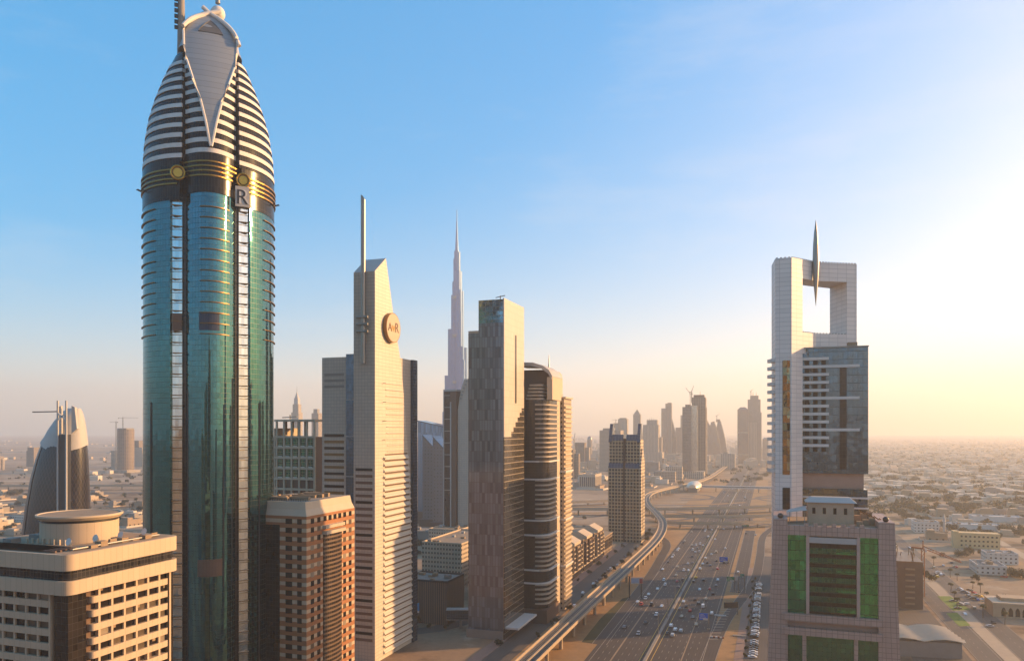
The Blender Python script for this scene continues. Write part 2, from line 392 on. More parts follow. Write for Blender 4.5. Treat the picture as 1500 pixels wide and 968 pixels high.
# frontage road on the far side of the right-hand row
for nm, a, w in (('frontage_road', 176, 13), ('frontage_far_road', 199, 14)):
    struct(nm, strip([H(a, b) for b in (-200, 100, 400, 700, 1200, 2000)], w, .10), M['asphalt2'])
mk = MB()
for a in (170, 182, 192.4, 205.6): strip([H(a, b) for b in (-200, 100, 400, 700, 1200, 2000)], .3, .14, mk)
for a in (176, 199): strip([H(a, b) for b in (-200, 100, 400, 700)], .2, .14, mk, 0, (3, 6))
struct('frontage_marking', mk, M['paint'])
struct('frontage_median_ground', strip([H(187.5, b) for b in (-200, 100, 400, 700, 1200)], 8.5, .14, None, 0, None, 0), M['concrete'])
struct('car_park_road', strip([H(152, b) for b in (-60, 60, 170)], 30, .075), M['asphalt2'])
struct('side_street_road', strip([H(206, 150), H(330, 152), H(700, 190)], 11, .095), M['asphalt2'])
struct('back_street_road', strip([H(206, 320), H(420, 330), H(900, 390)], 11, .095), M['asphalt2'])
for i, q in enumerate((((1373, 873), (1392, 873), (1422, 893), (1396, 894)), ((1386, 898), (1402, 897), (1422, 916), (1405, 917)))):
    m_ = MB(); m_.face([(*GP(x, y), .17) for x, y in q]); struct('grass_plot_lawn', m_, M['green'])
# interchange beyond the slip roads: embankments of orange sand and loop roads
for (x0, x1, y, w) in ((970, 1140, 752.5, 16), (968, 1140, 762, 8), (826, 892, 742, 40), (826, 892, 752, 16)):
    d = FPX*CH/(y-HY)
    struct('embankment_ground', strip([(XP(x0, d), d), (XP(x1, d), d+15)], w, .07+.002*(x1 % 7)), M['sand'])
for (x0, x1, y, w, mt) in ((985, 1135, 772, 7, 'asphalt2'), (965, 1130, 748.5, 9, 'asphalt2'), (975, 1140, 757.5, 6, 'lawn'), (960, 1100, 738, 12, 'sand'), (826, 892, 757, 9, 'asphalt2'), (1000, 1140, 731, 14, 'asphalt2')):
    d = FPX*CH/(y-HY)
    struct('interchange_road' if mt == 'asphalt2' else 'interchange_ground', strip(smooth_path([(XP(x0, d), d+20, 0), (XP((x0+x1)/2, d), d-6, 0), (XP(x1, d), d+30, 0)], 6), w, .16+.003*(x0 % 9)), M[mt])
def loop(cx, cy, r, a0, a1, w, z=.18):
    return strip([(cx+r*cos(R(a0+(a1-a0)*k/20)), cy+r*sin(R(a0+(a1-a0)*k/20))) for k in range(21)], w, z)
for a, b, r, a0, a1 in ((95, 640, 60, 60, 330), (-100, 640, 60, -150, 130), (120, 980, 80, 0, 300), (-110, 960, 75, -90, 200)):
    struct('loop_road', loop(*H(a, b), r, a0, a1, 9), M['asphalt2'])
for (px, y0, y1) in ((960, 741, 738), (900, 706, 709), (860, 722, 720)):
    d = FPX*CH/(y0-HY)
    struct('cross_street_road', strip([(XP(px-560, d), d-40), (XP(px-90, d), d), (XP(px+110, d), d+20)], 14, .09), M['asphalt2'])
# far left plain: pale tracks and bands of road
for (y, w, c) in ((722, 26, 'asphalt2'), (704, 40, 'concrete'), (690, 30, 'asphalt2'), (676, 60, 'concrete'), (662, 120, 'asphalt2'), (735, 14, 'concrete')):
    d = FPX*CH/(y-HY)
    struct('plain_road', strip([(XP(-500, d), d-60), (XP(100, d), d), (XP(640, d), d+60)], w, .08), M[c])
for (y, w) in ((700, 22), (683, 24), (668, 40), (655, 70), (720, 14)):
    d = FPX*CH/(y-HY)
    struct('suburb_street_road', strip([(XP(1270, d), d+30), (XP(1420, d), d), (XP(1900, d), d-90)], w, .085), M['concrete'])

for k, (b0, b1, w) in enumerate(((470, 520, 12), (640, 720, 13), (900, 1010, 15), (1300, 1420, 18))):
    struct('suburb_street_road', strip([H(206, b0), H(700, (b0+b1)/2), H(1600, b1)], w, .088+.002*k), M['asphalt2'])
for k, (a0, w) in enumerate(((290, 9), (400, 11), (540, 10), (760, 13), (1050, 14))):
    struct('suburb_lane_road', strip([H(a0, 160), H(a0+20, 700), H(a0+10, 1500), H(a0+90, 2600)], w, .08+.001*k), M['concrete'])

# ---------------------------------------------------------------- overpasses, viaduct, station
def bridge(name, label, cat, path, w, z, mat, pier_step, pr=1.1, rail=1.1, group=None, deckt=1.8):
    c = path[0]; t = thing(name, label, cat, (c[0], c[1], 0), 0, group)
    loc = [(p[0]-c[0], p[1]-c[1], (p[2] if len(p) > 2 else 0)) for p in path]
    strip(loc, w, z, None, 0, None, z-deckt).build('deck', M[mat], t)
    strip(loc, w-1.6, z+.03).build('carriageway', M['asphalt2'], t)
    for s in (-1, 1): strip(loc, .4, z+rail, None, s*(w/2-.25), None, z+.01).build('parapet', M['concrete'], t)
    acc = pier_step*.5
    for p, q in zip(loc, loc[1:]):
        L = (Vector(q)-Vector(p)).length
        while acc < L:
            v = Vector(p).lerp(Vector(q), acc/L)
            MB().cyl(v.x, v.y, 0, v.z+z-deckt+.02, pr, 12).build('pier', M['concrete'], t); acc += pier_step
        acc -= L
    return t
def hb(y, x0, x1, z, bend=0):
    d = FPX*(CH-z)/(y-HY); return smooth_path([(XP(x0, d), d+bend*.3, 0), (XP((x0+x1)/2, d), d, 0), (XP(x1, d), d+bend, 0)], 6)
bridge('road_overpass', 'nearest road overpass crossing the highway at the interchange', 'overpass', hb(766, 978, 1160, 7, 28), 11, 7, 'concrete', 34, group='overpasses of the highway interchange')
bridge('road_overpass', 'middle road overpass of the interchange, between the other two crossings', 'overpass', hb(756, 955, 1190, 8, 30), 13, 8, 'concrete', 38, group='overpasses of the highway interchange')
bridge('road_overpass', 'farthest and longest overpass of the interchange running behind the blue-roofed tower', 'overpass', hb(745, 700, 1230, 9, 60), 16, 9, 'concrete', 42, group='overpasses of the highway interchange')
bridge('road_overpass', 'elevated road over the sand behind the bullet-shaped tower', 'overpass', hb(711, -300, 520, 9, 50), 20, 9, 'concrete', 46, group='overpasses of the highway interchange')
bridge('road_overpass', 'curved sandy ramp bridge beside the low buildings left of the blue-roofed tower', 'overpass', hb(736, 690, 905, 6, 40), 12, 6, 'concrete', 30, group='overpasses of the highway interchange')

vp = [(-49, -330), (-48.7, -52), (-48, 60), (-47, 185), (-48, 344), (-60, 471), (-84, 580), (-112, 690), (-131, 800), (-136, 900), (-122, 1010), (-98, 1130), (-80, 1260), (-70, 1500), (-66, 2200), (-66, 4200)]
vpath = smooth_path([(*H(a, b), 0) for a, b in vp], 6)
vd = thing('metro_viaduct', 'long curving elevated metro viaduct with two tracks beside the highway', 'viaduct', (vpath[0][0], vpath[0][1], 0))
vl = [(p[0]-vpath[0][0], p[1]-vpath[0][1], 0) for p in vpath]
VZ = 11.0
strip(vl, 10.2, VZ, None, 0, None, VZ-.6).build('deck', M['concrete'], vd)
strip(vl, 4.6, VZ-.6, None, 0, None, VZ-2.2).build('box_girder', M['grey'], vd)
for s in (-1, 1):
    strip(vl, .45, VZ+1.3, None, s*4.9, None, VZ+.01).build('parapet', M['concrete'], vd)
    strip(vl, 2.7, VZ+.12, None, s*2.3, None, VZ+.01).build('track_bed', M['asphalt2'], vd)
    for k in (-.75, .75): strip(vl, .16, VZ+.3, None, s*2.3+k, None, VZ+.13).build('rail', M['steel'], vd)
strip(vl, .9, VZ+.5, None, 0, None, VZ+.01).build('walkway', M['concrete'], vd)
acc = 14; np_ = 0
for p, q in zip(vl, vl[1:]):
    L = (Vector(q)-Vector(p)).length
    while acc < L and np_ < 70:
        v = Vector(p).lerp(Vector(q), acc/L); np_ += 1
        mb = MB(); mb.loft([[(v.x+r_*cos(2*pi*k/12), v.y+r_*sin(2*pi*k/12), z) for k in range(12)] for z, r_ in ((0, 1.1), (VZ-4, 1.1), (VZ-2.25, 2.6))])
        mb.build('pier', M['concrete'], vd, True); acc += 28
    acc -= L
# station: a pale shell over the tracks, and the covered footbridge
sx, sy = GP(1017, 709, 14)
st = thing('metro_station', 'pale shell-roofed metro station on the viaduct far along the highway', 'station', (sx, sy, 0), -R(TH))
mb = MB(); rings = []
for k in range(13):
    y = -38+76*k/12; w = 15*sqrt(max(.02, 1-(y/44)**2)); h = 12*sqrt(max(.02, 1-(y/46)**2))
    rings.append([(w*cos(R(a)), y, 9+h*sin(R(a))) for a in range(0, 181, 15)])
mb.loft(rings, True); mb.build('shell_roof', pbr('station_shell', (.66, .56, .42), .35, .3, var=.08), st, True)
box('concourse', M['grey'], st, -9, -30, 0, 9, 30, 10.5)
fb = thing('footbridge', 'covered white footbridge from the metro station across the highway', 'footbridge', (sx, sy, 0), 0)
d2 = 1462
mb = strip([(10, 0, 0), (XP(1150, d2)-sx, d2-sy, 0)], 5, 12, None, 0, None, 7.5); mb.build('covered_walkway', M['white'], fb)
strip([(10, 0, 0), (XP(1150, d2)-sx, d2-sy, 0)], 5.06, 10.6, None, 0, None, 9.3).build('window_strip', M['darkglass'], fb)
for k in (.2, .45, .7, .95): MB().cyl(10+(XP(1150, d2)-sx-10)*k, (d2-sy)*k, 0, 7.6, 1.2, 12).build('pier', M['concrete'], fb)
# ---------------------------------------------------------------- near towers on the left
# -- banded tower with pointed petal crown
M['ring'] = pbr('bronze_gold_ring', (.30, .165, .04), .4, .8, var=.1)
M['navy'] = pbr('navy_panel', (.012, .022, .05), .4)
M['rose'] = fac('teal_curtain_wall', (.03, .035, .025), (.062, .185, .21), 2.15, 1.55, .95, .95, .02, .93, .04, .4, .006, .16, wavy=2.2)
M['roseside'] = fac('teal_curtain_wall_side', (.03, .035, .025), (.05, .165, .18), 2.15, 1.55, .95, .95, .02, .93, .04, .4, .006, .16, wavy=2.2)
M['strip'] = fac('pale_glazed_strip', (.30, .22, .12), (.62, .66, .66), 4.3, 1.4, .98, .93, .04, .95, .12, .4, .012, .15)
M['crowndark'] = fac('crown_ribbon_window', (.03, .026, .022), (.010, .009, .009), 4.3, 1.3, .88, .98, .01, .0, .2, .5, .01, .5, spec=.2)
M['band'] = fac('white_panel_band', (.60, .55, .49), (.58, .53, .475), 4.3, 1.6, 1.0, 1.0, 0, 0, .6, .6, 0, .06, .08, .05)
M['shield'] = fac('pale_panel_shield', (.18, .18, .175), (.27, .275, .275), 2.6, 2.3, .93, .93, .035, .2, .4, .5, .002, .06)
def rose():
    d0 = 332.0; t = thing('petal_crowned_skyscraper', 'tall teal glass skyscraper with striped bullet crown and pale pointed shield, tallest at left', 'skyscraper', (XP(308, d0), d0, 0), R(22.5)); t.scale = (.945, .945, 1)
    SZ = [(0, 1), (233, 1), (246, .97), (257, .905), (265, .825), (273.6, .715), (283, .575), (288, .49), (293, .435), (298.6, .33), (301, .25), (305, .17), (330, .02)]
    def sz(z):
        for (a, p), (b, q) in zip(SZ, SZ[1:]):
            if z <= b: return p+(q-p)*(z-a)/(b-a)
        return .02
    A = lambda z: 28.4*sz(z)
    ZT = 221.0
    def front(a, hw, e=0, back=0, y0=1.0, sgn=1):
        return [(hw*k/8+(e if k == 8 else -e if k == -8 else 0), sgn*(-(a+y0+1.6+e)+8.0*(k/8)**2)) for k in range(-8, 9)]+[(hw+e, sgn*back), (-hw-e, sgn*back)]
    def lobe(a, xs, sgn, e=0, n=16):
        fm = math.acos(min(.999, xs/a)); return [(sgn*(a+e)*cos(-fm+2*fm*k/n), (a+e)*sin(-fm+2*fm*k/n)) for k in range(n+1)]
    BY = lambda x, e=0: -(31+e)+8*(x/10.7)**2
    # shaft
    MB().prism([(28*.93*cos(k*pi/16), 28*.93*sin(k*pi/16)) for k in range(32)], 0, ZT).build('core', M['darkglass'], t)
    for s in (1, -1):
        mb = MB(); mb.loft([[(*p, z) for p in front(28.4, 10.7, 0, -14, 1, s)] for z in (0, ZT)]); mb.build('bay_glazing', M['rose'], t, True)
        mb = MB(); mb.loft([[(*p, z) for p in lobe(28.4, 16.3, s)+[(s*14, 20), (s*14, -20)]] for z in (0, ZT)]); mb.build('curved_glazing', M['roseside'], t, True)
        for q in (1, -1):
            mb = MB(); mb.prism([(s*11.5, -q*24.0), (s*15.6, -q*22.3), (s*15.6, -q*12), (s*11.5, -q*12)], 0, ZT-1); mb.build('lift_strip', M['strip'], t)
    # sun fins: upper floors of the bay and of the outer edges, and gold sills at the lift strips
    for k in range(13):
        z = ZT-6-4.3*k
        MB().prism([(-4.5+.5*i, BY(-4.5+.5*i, .7)) for i in range(25)]+[(7.5-.5*i, BY(7.5-.5*i, -.3)) for i in range(25)], z, z+.35).build('sun_fin', M['bronze'], t)
        for s in (1, -1):
            pts = [(s*29.0*cos(R(a)), 29.0*sin(R(a))) for a in range(-38, 3, 4)]+[(s*28.2*cos(R(a)), 28.2*sin(R(a))) for a in range(2, -39, -4)]
            MB().prism(pts, z, z+.35).build('sun_fin', M['bronze'], t)
    for k in range(50):
        z = ZT-5-4.3*k
        for s in (1, -1):
            MB().box(s*13.55-2.2, -24.3, z, s*13.55+2.2, -23.2, z+.3).build('sill', M['bronze'], t)
    for (x0, x1, z0, z1, mt) in ((-4.8, 3.4, 165, 172.5, 'navy'), (-5.4, 4.6, 65, 72, 'brown')):
        xs = [x0+(x1-x0)*k/8 for k in range(9)]; MB().prism([(x, BY(x, .12)) for x in xs]+[(x, BY(x, -.5)) for x in xs[::-1]], z0, z1).build('plant_panel', M[mt], t)
    MB().box(-15.4, -24.2, 165, -11.7, -23, 172).build('plant_panel', M['brown'], t)
    for (x, z0, z1) in ((-9.2, 20, 141), (5, 60, 135), (8.6, 60, 146)):
        MB().box(x-.4, BY(x, .1), z0, x+.4, BY(x)+1.5, z1).build('dark_slot', M['dark'], t)
    for s, a in ((1, -44), (-1, -32)):
        MB().box(s*28.45*cos(R(a))-.35, 28.45*sin(R(a))-.35, 20, s*28.45*cos(R(a))+.35, 28.45*sin(R(a))+.35, 136).build('dark_slot', M['dark'], t)
    # gold-ringed belt
    for s in (1, -1):
        mb = MB(); mb.loft([[(*p, z) for p in front(28.4, 11.4, .2, -10, 1, s)] for z in (ZT, 237)]); mb.build('belt', M['crowndark'], t, True)
        mb = MB(); mb.loft([[(*p, z) for p in lobe(28.4, 12.5, s, .2)+[(s*8, 18), (s*8, -18)]] for z in (ZT-3, 234)]); mb.build('belt', M['crowndark'], t, True)
        for k in range(4):
            z = 227.5+k*1.9
            MB().prism(front(28.4, 11.4, .8, -20, 1, s), z, z+.55).build('gold_ring', M['ring'], t)
            MB().prism(lobe(28.4, 13.2, s, .8)+[(s*12, 18), (s*12, -18)], z-3.2, z-2.65).build('gold_ring', M['ring'], t)
        x = s*13.2
        mb = MB(); mb.tube([(x, -25.6, 228.6), (x, -26.6, 228.6)], 3.0, 24); mb.build('medallion', M['bronze'], t, True)
        mb = MB(); mb.tube([(x, -26.5, 228.6), (x, -27.0, 228.6)], [2.0, 1.8], 24); mb.build('medallion_boss', M['gold'], t, True)
        mb = MB(); mb.tube([(x+2.7*cos(R(a)), -26.8, 228.6+2.7*sin(R(a))) for a in range(0, 361, 15)], .4, 6, False); mb.build('medallion_rim', M['gold'], t, True)
    # crown: dark glazed petals, white bands, shield
    zs = [234+3.2*k for k in range(18)]
    for s in (1, -1):
        r = [[(*p, z) for p in front(A(z), min(10.9, A(z)*.9), 0, 0, 1, s)] for z in zs if z < 291]; MB().loft(r).build('bay_petal', M['crowndark'], t, True)
        r = [[(*p, z) for p in lobe(A(z), min(11.6, A(z)*.93), s)+[(0, A(z)*.5), (0, -A(z)*.5)]] for z in zs if z < 288]; MB().loft(r).build('side_petal', M['crowndark'], t, True)
    for k in range(14):
        z = 235.2+4.3*k; z1 = z+1.85
        if z1 < 286: MB().loft([[(*p, q) for p in lobe(A(q), min(11.6, A(q)*.93), 1, .4)+[(8, A(q)*.7), (8, -A(q)*.7)]] for q in (z, z1)]).build('white_band', M['band'], t, True)
        if z1 < 284: MB().loft([[(*p, q) for p in lobe(A(q), min(11.6, A(q)*.93), -1, .4)+[(-8, A(q)*.7), (-8, -A(q)*.7)]] for q in (z, z1)]).build('white_band', M['band'], t, True)
        if z1 < 284: MB().loft([[(*p, q+2) for p in front(A(q+2), min(10.9, A(q+2)*.9), .4, 0)] for q in (z, z1)]).build('white_band', M['band'], t, True)
    SH = [(239.5, .15), (244, 1.1), (250, 2.2), (259, 4.3), (268, 7.2), (277, 9.7), (284.5, 11.0), (292, 11.2), (296, 9.4), (300, 5.6), (303.5, .6)]
    rings = []; L_, R_ = [], []
    for z, w in SH:
        yf = -(A(z)+3.6); pts = [(w*k/6, yf+1.2*(w*k/6/11)**2, z) for k in range(-6, 7)]
        rings.append(pts+[(p[0], p[1]+1.0, z) for p in pts[::-1]]); L_.append(pts[0]); R_.append(pts[-1])
    MB().loft(rings).build('shield', M['shield'], t, True)
    for e in (L_, R_): MB().tube(e, .55, 6).build('shield_rim', M['white'], t, True)
    zs = [287, 289, 291, 294, 297, 300, 303, 306]
    MB().loft([[(*p, z) for p in rrect(-A(z)*.95, -A(z)*.95-1.5, A(z)*.95, A(z)*.95+1.5, A(z)*.6)] for z in zs]).build('cap', M['shield'], t, True)
    def pp(cx, cy, dy=3.9):
        z = 125+(628-cy/3.124)*.2905; x = (cx-405)*.0925; return (x, -(A(z)+dy), z)
    for P in ([(281, 152), (310, 108), (350, 68), (400, 38), (450, 14)], [(534, 205), (516, 150), (482, 102), (440, 62), (400, 36), (370, 10)]):
        MB().tube(smooth_path([pp(*p) for p in P], 4), .95, 8).build('crown_rib', M['white'], t, True)
    ar = [(-5.2, 292.6), (5.2, 292.6), (3.9, 295.2), (2.1, 297.6), (0, 299.8), (-2.1, 297.6), (-3.9, 295.2)]
    MB().loft([[(x, -(A(z)+e), z) for x, z in ar] for e in (3.75, 2.0)]).build('crown_opening', pbr('painted_recess_shade', (.09, .085, .08), .7), t)  # solid dark plate; the shade of the recess is put into its colour
    mb = MB(); mb.loft([[(3.2+max(.05, 3.3*sin(pi*k/10))*cos(2*pi*j/20), -3+max(.05, 3.3*sin(pi*k/10))*sin(2*pi*j/20), 307.5-3.3*cos(pi*k/10)) for j in range(20)] for k in range(11)]); mb.build('ball', M['white'], t, True)
    MB().cyl(3.2, -3, 312, 338, 1.1, 12, .2).build('spire', M['steel'], t, True)
    # service mast beside the cap
    mast = MB().cyl(-12.3, -4, 279, 318, 1.9, 12, 1.3).build('mast', M['grey'], t, True)
    for k in range(6): MB().box(-15.2, -5, 297+k*2.4, -13.6, -3.6, 298.2+k*2.4).build('aerial', M['dark'], mast)
    # letter sign under the right medallion
    sg = MB().prism([(9.9, -27.6), (15.7, -27.6), (15.7, -26.9), (9.9, -26.9)], 217.4, 225.8).build('sign_panel', M['greywhite'], t)
    text('R', sg, (12.6, -27.66, 218.5), 8.6, M['dark'], 'letter'); text('R', sg, (13.3, -27.64, 218.6), 8.6, M['white'], 'letter')
    for a in range(-50, 51, 12):
        for s in (1, -1):
            if abs(a) < 30: MB().bar((s*28*cos(R(a)), 28*sin(R(a)), 226+a*.12), (s*31*cos(R(a)), 31*sin(R(a)), 227+a*.12), .35).build('floodlight_arm', M['dark'], t)
    return t
def text(s, parent, loc, size, mat, name='lettering', rot=(90, 0, 0)):
    c = bpy.data.curves.new(name, 'FONT'); c.body = s; c.size = size; c.align_x = 'CENTER'; c.extrude = .12; c.materials.append(mat)
    o = bpy.data.objects.new(name, c); sc.collection.objects.link(o); bpy.context.view_layer.update()
    me = bpy.data.meshes.new_from_object(o.evaluated_get(bpy.context.evaluated_depsgraph_get())); bpy.data.objects.remove(o)
    o = bpy.data.objects.new(name, me); sc.collection.objects.link(o); o.parent = parent; o.location = loc; o.rotation_euler = [R(a) for a in rot]; return o
rose()

# -- banded hotel with rooftop drum, bottom left
M['spandrel'] = fac('cream_spandrel', (.30, .21, .13), (.50, .37, .245), 30, 1.9, .965, 1.0, 0, 0, .7, .7, 0, .05, .10)
def hotel():
    d = 190.0; t = plot('banded_hotel', 'cream hotel with wide dark glass belt and round drum on its roof', 'hotel', 100, d)
    zt, zb0, zb1, zl = 93.4, 89.3, 86.7, 83.2
    W, D = 42.0, 36.0
    MB().prism(rrect(-W, -2, 2, D, 2.6), zb0, zt).build('parapet_band', M['spandrel'], t, True)
    MB().prism(rrect(-W, -1.2, 1.2, D-1, 2.2), zb1, zb0).build('glass_belt', fac('belt_glass', (.05, .04, .03), (.05, .045, .045), 1.3, 1.2, .92, .92, .04, .5, .1, .4, .01, .5), t, True)
    MB().prism(rrect(-W, -2, 2, D, 2.6), zl, zb1).build('lower_band', M['spandrel'], t, True)
    box('roof', M['rooftan'], t, -W+1, -1, zt-.9, 1, D-1, zt+.05)
    MB().prism(rrect(-W+1, .8, -.8, D-4, .4), 0, zl).build('recessed_wall', M['brown'], t)
    MB().prism([(-4.4, -.3), (.3, -.3), (.3, 5), (-4.4, 5)], 0, zl-.02).build('corner_glazing', M['darkglass'], t)
    box('corner_glazing', M['darkglass'], t, -3, D-4, 0, .6, D-1.5, zl-.02)
    n = 15; ph = 3.62
    for k in range(n):
        z = zl-ph*(k+1)
        if z < 25: break
        MB().prism(rrect(-1, 6.2, 1.0, 32.6, 1.0, corners=(0, 1, 1, 0)), z, z+1.75).build('white_band', M['spandrel'], t, True)
        MB().prism(rrect(-W, -1.0, -5.2, 1, 1.0, corners=(0, 1, 0, 0)), z, z+1.75).build('white_band', M['spandrel'], t, True)
        if k < 6:
            for j in range(6):
                y = 9.0+j*4.1
                w = box('window', WN(), t, -.6, y, z+1.76, .12, y+3.5, z+ph-.02)
                box('blind', M['rooftan'], w, .122, y+.2+(j*k % 3)*.8, z+2.6, .14, y+1.3+(j*k % 3)*.8, z+ph-.1) if (j*5+k*3) % 7 == 0 else None
            for j in range(7):
                x = -9.3-j*4.1
                box('window', WN(), t, x, -.25, z+1.76, x+3.4, .6, z+ph-.02)
    for j in range(7): box('pier', M['spandrel'], t, -.4, 8.3+j*4.1, 22, .8, 8.95+j*4.1, zl-.01)
    for j in range(9): box('pier', M['spandrel'], t, -5.75-j*4.1, -.8, 22, -5.15-j*4.1, .5, zl-.01)
    # drum and roof clutter
    cx, cy = -19, 20
    dr = MB().cyl(cx, cy, zt, zt+5.6, 9.9, 64).build('drum', M['spandrel'], t, True)
    MB().cyl(cx, cy, zt+5.6, zt+6.3, 9.6, 64).build('drum_slot', M['dark'], dr, True)
    MB().loft([[(cx+r*cos(2*pi*k/64), cy+r*sin(2*pi*k/64), z) for k in range(64)] for z, r in ((zt+6.3, 10.2), (zt+7.1, 11.0), (zt+7.6, 11.0), (zt+7.61, 10.4), (zt+7.35, 10.3))]).build('drum_lid', M['cream'], dr, True)
    MB().cyl(cx, cy, zt+7.3, zt+7.42, 10.25, 64).build('lid_roofing', M['rooftan'], dr, True)
    for k in range(9): box('drum_stilt', M['cream'], dr, cx-8+k*2, cy-10.3, zt, cx-7.6+k*2, cy-9.9, zt+1.5)
    for j in range(5):
        for i in range(2): box('roof_pergola', M['brown'], t, -38+i*3, -.4+j*1.5, zt, -4-i*4, .1+j*1.5, zt+.55)
    for i in range(7): box('roof_unit', M['rooftan'], t, -7+random.random()*5, 8+i*3.6, zt, -3.5+random.random()*3, 10.2+i*3.6, zt+.7+random.random()*.8)
    for i in range(4):
        x, y = -6.5+i*1.1, 6+i*7.3; MB().cyl(x, y, zt, zt+1.6, .12, 6).build('dish_post', M['steel'], t)
        MB().loft([[(x+r*cos(2*pi*k/14), y-q+r*.3*sin(2*pi*k/14), zt+2.0+r*sin(2*pi*k/14)) for k in range(14)] for r, q in ((.1, 0), (.6, .15), (.95, .45))]).build('dish', M['white'], t, True)
    MB().tube([(-2.2, 3, zt+.5), (-2.2, 32, zt+.5)], .28, 8).build('roof_pipe', M['steel'], t, True); MB().tube([(-3.1, 3, zt+.4), (-3.1, 30, zt+.4), (-8, 31, zt+.4)], .2, 8).build('roof_pipe', M['bronze'], t, True)
    for i in range(3): box('roof_unit', M['grey'], t, -34+random.random()*3, 7+i*8, zt, -31+random.random()*3, 10+i*8, zt+1.4)
hotel()

# -- orange and cream banded block with central glass bay
M['stripe'] = fac('rust_and_cream_stripe', (.33, .125, .042), (.50, .36, .23), 3.85, 1.4, 1.0, .42, 0.0, 0, .7, .7, 0, .10, .12)
def orange():
    d = 320.0; t = plot('striped_block', 'rust and cream striped tower with dark curved central glass bay', 'apartment tower', 449, d)
    zt = 93.6; W, D = 34.0, 39.0; ph = 3.85
    poly = [(-W, 0), (0, 0), (0, D), (-W, D)]
    MB().prism(poly, 0, zt-6).build('wall', M['stripe'], t)
    MB().loft([[(x*1.0, y, z) for x, y in poly] for z in (zt-6, zt-5.9)]+[[(-W+.5, .9, zt-3.2), (-1.1, .9, zt-3.2), (-1.1, D-.9, zt-3.2), (-W+.5, D-.9, zt-3.2)], [(-W+.5, 1.4, zt), (-1.6, 1.4, zt), (-1.6, D-1.4, zt), (-W+.5, D-1.4, zt)]]).build('sloping_parapet', M['cream'], t)
    box('roof', M['roofgrey'], t, -W+1.5, 2.2, zt-.4, -2.4, D-2.2, zt+.02)
    for i in range(12): box('roof_unit', M['rooftan'], t, -28+random.random()*22, 5+i*2.4, zt, -26+random.random()*22, 6.6+i*2.4, zt+.8+random.random())
    mb = MB()
    for i in range(26): mb.box(-W+2+i*1.2, 2.0, zt+.1, -W+2.15+i*1.2, 2.1, zt+1.2)
    mb.box(-W+1.5, 2.0, zt+1.1, -2.5, 2.12, zt+1.25).build('roof_railing', M['blueglass'], t)
    # right face
    for k in range(21):
        z = zt-9.4-ph*k
        if z < 8: break
        for y in (4.3, 9.2, 30.2, 35.0): box('window', WN(), t, -.2, y-1.2, z, .09, y+1.2, z+2.25)
        if k == 0:
            for y in (14, 18, 22, 26): box('window', M['window'], t, -.2, y-1.2, z, .09, y+1.2, z+2.25)
    bay = [(0, 12.6)]+[(.5+.9*sin(pi*i/10), 12.6+14.4*i/10) for i in range(11)]+[(0, 27)]
    MB().prism(bay, 0, zt-15.2).build('glass_bay', fac('bay_glass', (.14, .085, .05), (.045, .035, .03), 1.93, 1.5, .94, .55, .05, .5, .1, .4, .01, .5), t, True)
    for q in (0, 1): box('bay_cornice', M['cream'], t, -.1, 12.0-q*.0, zt-12.6-q*2.5, 1.9+.5*q, 27.6, zt-11.2-q*2.5)
    # camera-facing side: dark bay and light corner strip
    box('dark_bay', M['darkglass'], t, -24, -.15, 0, -13.5, .3, zt-10)
    for k in range(21):
        z = zt-9.4-ph*k
        if z < 8: break
        box('window', M['window'], t, -10.5, -.1, z, -7.2, .3, z+2.25); box('window', M['window'], t, -4.6, -.1, z, -2.4, .3, z+2.25)
orange()

# -- green-windowed frame building behind
def greenframe():
    d = 470.0; t = plot('green_windowed_building', 'pale building with green windows and open rooftop colonnade', 'office building', 462, d)
    zt = ZP(640, d); W = side(462, d, 404); D = 26
    box('wall', M['brown'], t, -W, 0, 0, 0, D, zt)
    box('end_wall', M['cream'], t, -W-3.5, -1, 0, -W, D, ZP(627, d))
    for k in range(6):
        z = zt-.6-k*6.6
        box('cornice', M['cream'], t, -W-.1, -1.1, z, .3, .02, z+1.3)
    for j in range(6): box('column', M['cream'], t, -W+1.1+j*(W-1.4)/5-.6, -.9, 30, -W+1.1+j*(W-1.4)/5+.6, .05, ZP(617, d))
    gm = fac('green_pane', (.28, .20, .12), (.03, .15, .08), 1.6, 1.5, .84, .82, .08, .7, .1, .5, .012, .6)
    for k in range(4):
        for j in range(5):
            x = -W+2.1+j*(W-1.4)/5; z = zt-6.4-k*6.6
            w = box('window', gm, t, x, -.35, z, x+3.1, .1, z+5.4); box('balcony_rail', M['white'], w, x, -.8, z, x+3.1, -.7, z+1.0)
    box('roof_beam', M['cream'], t, -W-.2, -1.3, ZP(617, d), .4, D, ZP(614, d))
    for j in range(4): box('roof_column', M['grey'], t, -W+2+j*5, 6, zt, -W+3+j*5, 8, ZP(617, d))
    MB().bar((-W+2, 4, ZP(611, d)), (-W+13, 4, ZP(610, d)), .6).build('roof_crane', M['steel'], t)
    MB().cyl(-W+8, 4, ZP(614, d), ZP(607, d), .4, 8).build('crane_post', M['steel'], t)
greenframe()

